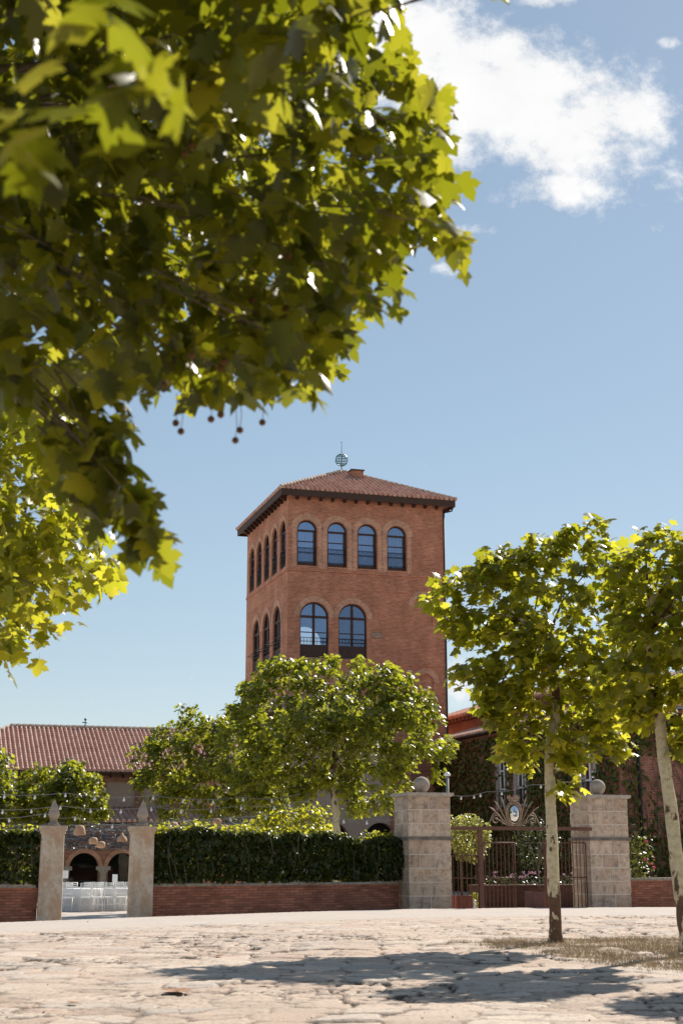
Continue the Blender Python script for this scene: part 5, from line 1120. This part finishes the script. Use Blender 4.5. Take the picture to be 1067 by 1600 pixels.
q = MB(); q.tube([(0, 0, 0), (0, 0, lp.z + 0.75 - lt.location.z)], 0.05, 8); q.build('tube', 'pipe', lt); q = MB(); q.lathe([(0.10, 0), (0.11, 0.06), (0.04, 0.12)], (0, 0, lp.z + 0.75 - lt.location.z), 10); q.build('cowl', 'white', lt)

# ------------------------------------------------------------------ banquet in the court
def chair():
    t = thing('banquet_chair', 'x', 'chair', (0, 0, 0), 0, 'white spindle-back chairs at the tables')
    s = MB(); s.box(-0.20, 0.20, -0.19, 0.21, 0.43, 0.475); s.build('seat', 'white', t)
    for x in (-0.185, 0.185):
        q = MB(); q.tube([(x, -0.17, 0.43), (x * 1.08, -0.2, 0)], [0.018, 0.014], 6); q.build('leg', 'white', t)
        q = MB(); q.tube([(x, 0.19, 0.43), (x * 1.08, 0.27, 0)], [0.018, 0.014], 6); q.build('leg', 'white', t)
    b = MB()
    for x in (-0.19, 0.19): b.tube([(x, 0.20, 0.44), (x, 0.225, 0.7), (x, 0.26, 0.93)], 0.017, 6)
    for z, y in ((0.92, 0.26), (0.86, 0.25), (0.80, 0.243), (0.58, 0.213)): b.tube([(-0.19, y, z), (0.19, y, z)], 0.014, 6)
    for k in range(6): x = -0.14 + 0.056 * k; b.tube([(x, 0.213, 0.58), (x, 0.243, 0.80)], 0.009, 5)
    b.build('backrest', 'white', t)
    q = MB(); q.tube([(-0.19, -0.185, 0.2), (0.19, -0.185, 0.2)], 0.01, 5); q.tube([(-0.195, 0.24, 0.22), (0.195, 0.24, 0.22)], 0.01, 5)
    for x in (-0.19, 0.19): q.tube([(x, -0.185, 0.24), (x, 0.235, 0.24)], 0.01, 5)
    q.build('stretcher', 'white', t); return t
def round_cloth(r_, h, seed):
    m = MB(); n = 72; rr = random.Random(seed); vs = [(0, 0, h + 0.004)]
    rows = [(r_ * .98, h + 0.003, 0), (r_, h - 0.02, 0.005), (r_ + 0.03, h * .6, 0.03), (r_ + 0.06, 0.015, 0.06)]
    for q, z, a in rows:
        for k in range(n): t_ = 2 * math.pi * k / n; rad = q + a * (math.sin(t_ * 13 + seed) * 0.7 + math.sin(t_ * 21) * .3); vs.append((rad * math.cos(t_), rad * math.sin(t_), z))
    fs = [(0, 1 + k, 1 + (k + 1) % n) for k in range(n)]
    for j in range(3): fs += [(1 + j * n + k, 1 + (j + 1) * n + k, 1 + (j + 1) * n + (k + 1) % n, 1 + j * n + (k + 1) % n) for k in range(n)]
    m.add(vs, fs, smooth=True); return m
tabs = [(at(128, 1400, 50.3), 'round table under a white cloth behind the two leftmost chairs'), (at(183, 1400, 51.0), 'round table under a white cloth close to the right pillar'), (at(120, 1400, 55.5), 'round table under a white cloth in the row behind, carrying the left card'), (at(186, 1400, 56.5), 'round table under a white cloth in the row behind, near the right pillar')]
chair0 = chair(); used = [0]
CL_ = ['white chair nearest the left pillar with its back to the road', 'white chair second from the left pillar in the front row', 'white chair in the middle of the opening in the front row', 'white chair turned sideways right of the middle of the opening',
       'white chair beside the right pillar in the front row', 'white chair tucked in on the far side of the left table', 'white chair on the far side between the two tables', 'white chair on the far side near the right pillar', 'white chair of the back row seen next to the left card', 'white chair of the back row left of the arcade column', 'white chair of the back row right of the arcade column', 'white chair of the back row under the right card']
CP = [(107, 49.35, 178), (137, 49.35, 182), (152, 49.2, 190), (166, 49.6, 222), (193, 49.9, 165), (112, 51.4, 10), (147, 51.6, -30), (200, 52.2, -10), (103, 54.4, 175), (140, 54.5, 190), (165, 55.2, 160), (186, 55.4, 185)]
for k, (u, Y, rz) in enumerate(CP):
    p = at(u, 1400, Y); o = chair0 if k == 0 else copy_tree(chair0)
    o.location = (p.x, p.y, ground_z(p.x, p.y) + 0.0); o.rotation_euler = (0, 0, R(rz)); o['label'] = CL_[k]
for k, (p, lab) in enumerate(tabs):
    z = ground_z(p.x, p.y); t = thing('banquet_table', lab, 'table', (p.x, p.y, z), 0, 'round banquet tables')
    q = MB(); q.lathe([(0.72, 0), (0.72, 0.03)], (0, 0, 0.70), 40); q.build('tabletop', 'white', t)
    for a in range(4): q = MB(); q.tube([(0.4 * math.cos(a * 1.571), 0.4 * math.sin(a * 1.571), 0.70), (0.45 * math.cos(a * 1.571), 0.45 * math.sin(a * 1.571), 0)], 0.02, 6); q.build('leg', 'iron', t)
    round_cloth(0.75, 0.735, k).build('tablecloth', 'cloth', t)
for u, v, Y, lab in ((103, 1368, 50.3, 'white table card on a thin stand beside the left pillar'), (180, 1374, 51.0, 'white table card on a thin stand nearer the right pillar')):
    p = at(u, v, Y); z = ground_z(p.x, p.y) + 0.742; t = thing('table_card', lab, 'table card', (p.x, p.y, z), R(-6), 'table cards')
    q = MB(); hh = p.z - z; q.tube([(0, 0, 0), (0, 0, max(hh, 0.1))], 0.006, 5); q.lathe([(0.06, 0), (0.05, 0.015)], (0, 0, 0), 14); q.build('stand', 'iron', t)
    q = MB(); q.box(-0.09, 0.09, -0.006, 0.006, max(hh, 0.1) - 0.09, max(hh, 0.1) + 0.17); q.build('card', 'white', t)

# ------------------------------------------------------------------ net canopy, wicker lamps, strings of bulbs
nx = thing('shade_net', 'silvery grey net canopy stretched over the court behind the pointed pillars', 'net', (-12, 54, 2.1), 0)
rsn = np.random.RandomState(2); n = 26000; s = rsn.uniform(0, 1, n); t_ = rsn.uniform(0, 1, n)
def net_z(x, f): return 0.35 - 0.80 * f - 0.10 * np.sin(f * np.pi * 6) + 0.6 * np.clip((x - 3) / 9, 0, 1) ** 1.3 * (1 - f)
row = np.where(rsn.uniform(0, 1, n) < 0.6, np.round(t_ * 9) / 9 + rsn.normal(0, 0.012, n), t_)
xx = -11 + 21.5 * s; yy = 9.5 * row; zz = net_z(xx, row) + rsn.normal(0, 0.07, n)
c = np.stack([xx, yy, zz], 1); a = rsn.uniform(0, 6.28, n); L_ = rsn.uniform(0.03, 0.11, n); dv = np.stack([np.cos(a), np.sin(a) * 0.5, rsn.uniform(-0.3, 0.3, n)], 1) * L_[:, None]; wv = rsn.normal(0, 0.007, (n, 3))
V = np.stack([c - dv - wv, c + dv - wv, c + dv + wv, c - dv + wv], 1).reshape(-1, 3)
me = bpy.data.meshes.new('mesh_strips'); me.from_pydata(V.tolist(), [], [(4 * k, 4 * k + 1, 4 * k + 2, 4 * k + 3) for k in range(n)]); me.materials.append(M['net']); link(bpy.data.objects.new('mesh_strips', me), nx)
for k in range(10):
    q = MB(); q.tube([(-11 + 21.5 * j / 12, 9.5 * k / 9, float(net_z(np.array(-11 + 21.5 * j / 12), k / 9))) for j in range(13)], 0.012, 4); q.build('rope', 'cable', nx)
for x in (-11, 10.5):
    for y in (0, 9.5): q = MB(); q.tube([(x, y, -2.8), (x, y, 0.6)], 0.035, 6); q.build('pole', 'cable', nx)

def wick(u, v, Y, prof, label):
    p = at(u, v, Y); t = thing('wicker_lamp', label, 'pendant lamp', p, 0, 'wicker lamps hanging in the court')
    m = MB(); m.lathe(prof, (0, 0, 0), 18); m.build('lamp_shade', 'wicker', t); zt = prof[-1][1]
    m = MB(); m.tube([(0, 0, zt), (0, 0, zt + 0.32)], 0.006, 5); m.build('cord', 'cable', t)
    m = MB(); m.sphere((0, 0, zt * 0.45), 0.045, 8, 6); m.build('bulb', 'bulb', t)
cone = [(0.19, 0.0), (0.20, 0.04), (0.165, 0.22), (0.13, 0.30), (0.05, 0.32)]
drum = [(0.10, 0), (0.15, 0.03), (0.155, 0.15), (0.12, 0.21), (0.05, 0.23)]
dome = [(0.17, 0), (0.175, 0.03), (0.14, 0.14), (0.06, 0.20), (0.02, 0.29)]
wick(125, 1305, 48, cone, 'cone shaped wicker lamp nearest the left pointed pillar')
wick(146, 1319, 50, drum, 'shaggy round wicker lamp, left one of the low pair between the pillars')
wick(158, 1325, 51, drum, 'shaggy round wicker lamp, right one of the low pair between the pillars')
wick(191, 1315, 48, dome, 'dome shaped wicker lamp touching the right pointed pillar')
wick(271, 1299, 50, cone, 'brown wicker lamp just right of the right pointed pillar, over the hedge')
wick(339, 1289, 52, drum, 'higher small brown wicker lamp over the long hedge')
wick(351, 1299, 52, drum, 'lower small brown wicker lamp over the long hedge')

def string(pts, Y, label, bulbs, Y2=None):
    P = [at(u, v, Y + ((Y2 - Y) * i / (len(pts) - 1) if Y2 else 0)) for i, (u, v) in enumerate(pts)]; base = P[0]
    t = thing('light_string', label, 'string lights', base, 0, 'strings of bulbs over the court')
    m = MB(); path = []
    for i in range(len(P) - 1):
        for k in range(6): f = k / 6; q = P[i].lerp(P[i + 1], f); q.z -= 0.10 * math.sin(math.pi * f); path.append(q - base)
    path.append(P[-1] - base); m.tube(path, 0.008, 5); m.build('cable', 'cable', t)
    me = None
    for u in bulbs:
        us = [q[0] for q in pts]; X = at(u, 1270, Y).x if not Y2 else None
        k = min(range(len(path)), key=lambda i: abs(path[i].x + base.x - (X if X is not None else at(u, 1270, Y + (Y2 - Y) * (u - us[0]) / (us[-1] - us[0])).x)))
        c = path[k]
        if me is None:
            b = MB(); b.lathe([(0.010, 0), (0.017, -0.02), (0.017, -0.04), (0.036, -0.07), (0.040, -0.095), (0.028, -0.125), (0.006, -0.133)], (0, 0, 0), 10); ob = b.build('bulb', 'bulb', t, c); me = ob
        else: ob = me.copy(); link(ob, t); ob.location = c
string([(-40, 1236), (103, 1239), (240, 1243), (380, 1246), (470, 1240)], 46, 'topmost string of bulbs above the left pointed pillars', [8, 56, 103, 149, 195, 240, 285, 328, 380, 425])
string([(-40, 1262), (95, 1259), (237, 1261), (377, 1259), (480, 1250)], 47, 'middle string of bulbs level with the finial tips', [0, 48, 95, 142, 190, 237, 284, 330, 377, 424])
string([(-40, 1276), (71, 1271), (118, 1276), (176, 1288), (264, 1282), (361, 1277), (470, 1262)], 48, 'lowest string of bulbs just above the pillar caps', [24, 71, 118, 176, 220, 264, 312, 361, 410])
string([(700, 1242), (760, 1237), (830, 1226), (915, 1215)], 55, 'string of bulbs crossing the ivy wall above the iron gate', [724, 737, 748, 785, 842])
string([(500, 1281), (537, 1280), (580, 1279), (625, 1276)], 46, 'short string of bulbs between the big tree trunk and the left pier', [535, 574])

# ------------------------------------------------------------------ dead leaves and stones on the paving
def litter(u, v, size, seed, label, mat='deadleaf'):
    yc = (800 - v) / FPX; z = _S + yc * _C; y = _C - yc * _S; Y = CAM_H / -z * y; X = (u - 533.5) / FPX / y * Y
    rs = np.random.RandomState(seed); t = thing('fallen_leaf', label, 'leaf', (X, Y, 0.015), 0)
    P = np.array([[0, 0, 0.012]]); sv, sf = SHAPES['plane']; m = MB(); rz = rs.uniform(0, 6.28)
    vs = []
    for x, y2, z2 in sv: xx_ = (x * math.cos(rz) - (y2 - .5) * math.sin(rz)) * size; yy_ = (x * math.sin(rz) + (y2 - .5) * math.cos(rz)) * size; vs.append((xx_, yy_, 0.004 + size * 0.26 * (abs(x) ** 1.2 * 0.7 + (y2 - .4) ** 2 * 0.8)))
    m.add(vs, [tuple(f) for f in sf], smooth=True); m.build('blade', mat, t)
    q = MB(); q.tube([(0, 0, 0.014), (-math.sin(rz) * -0.75 * size, math.cos(rz) * -0.75 * size, 0.02)], 0.002, 4); q.build('stalk', mat, t)
litter(279, 1553, 0.30, 3, 'largest curled brown leaf lying on the near paving')
litter(338, 1496, 0.16, 5, 'brown leaf lying just above the left tip of the tree shadow')
litter(118, 1570, 0.12, 8, 'small dark leaf on the paving toward the lower left corner')
litter(2, 1518, 0.12, 9, 'small dark leaf on the paving cut by the left edge')
litter(411, 1541, 0.09, 12, 'tiny brown leaf on the paving below the tree shadow')
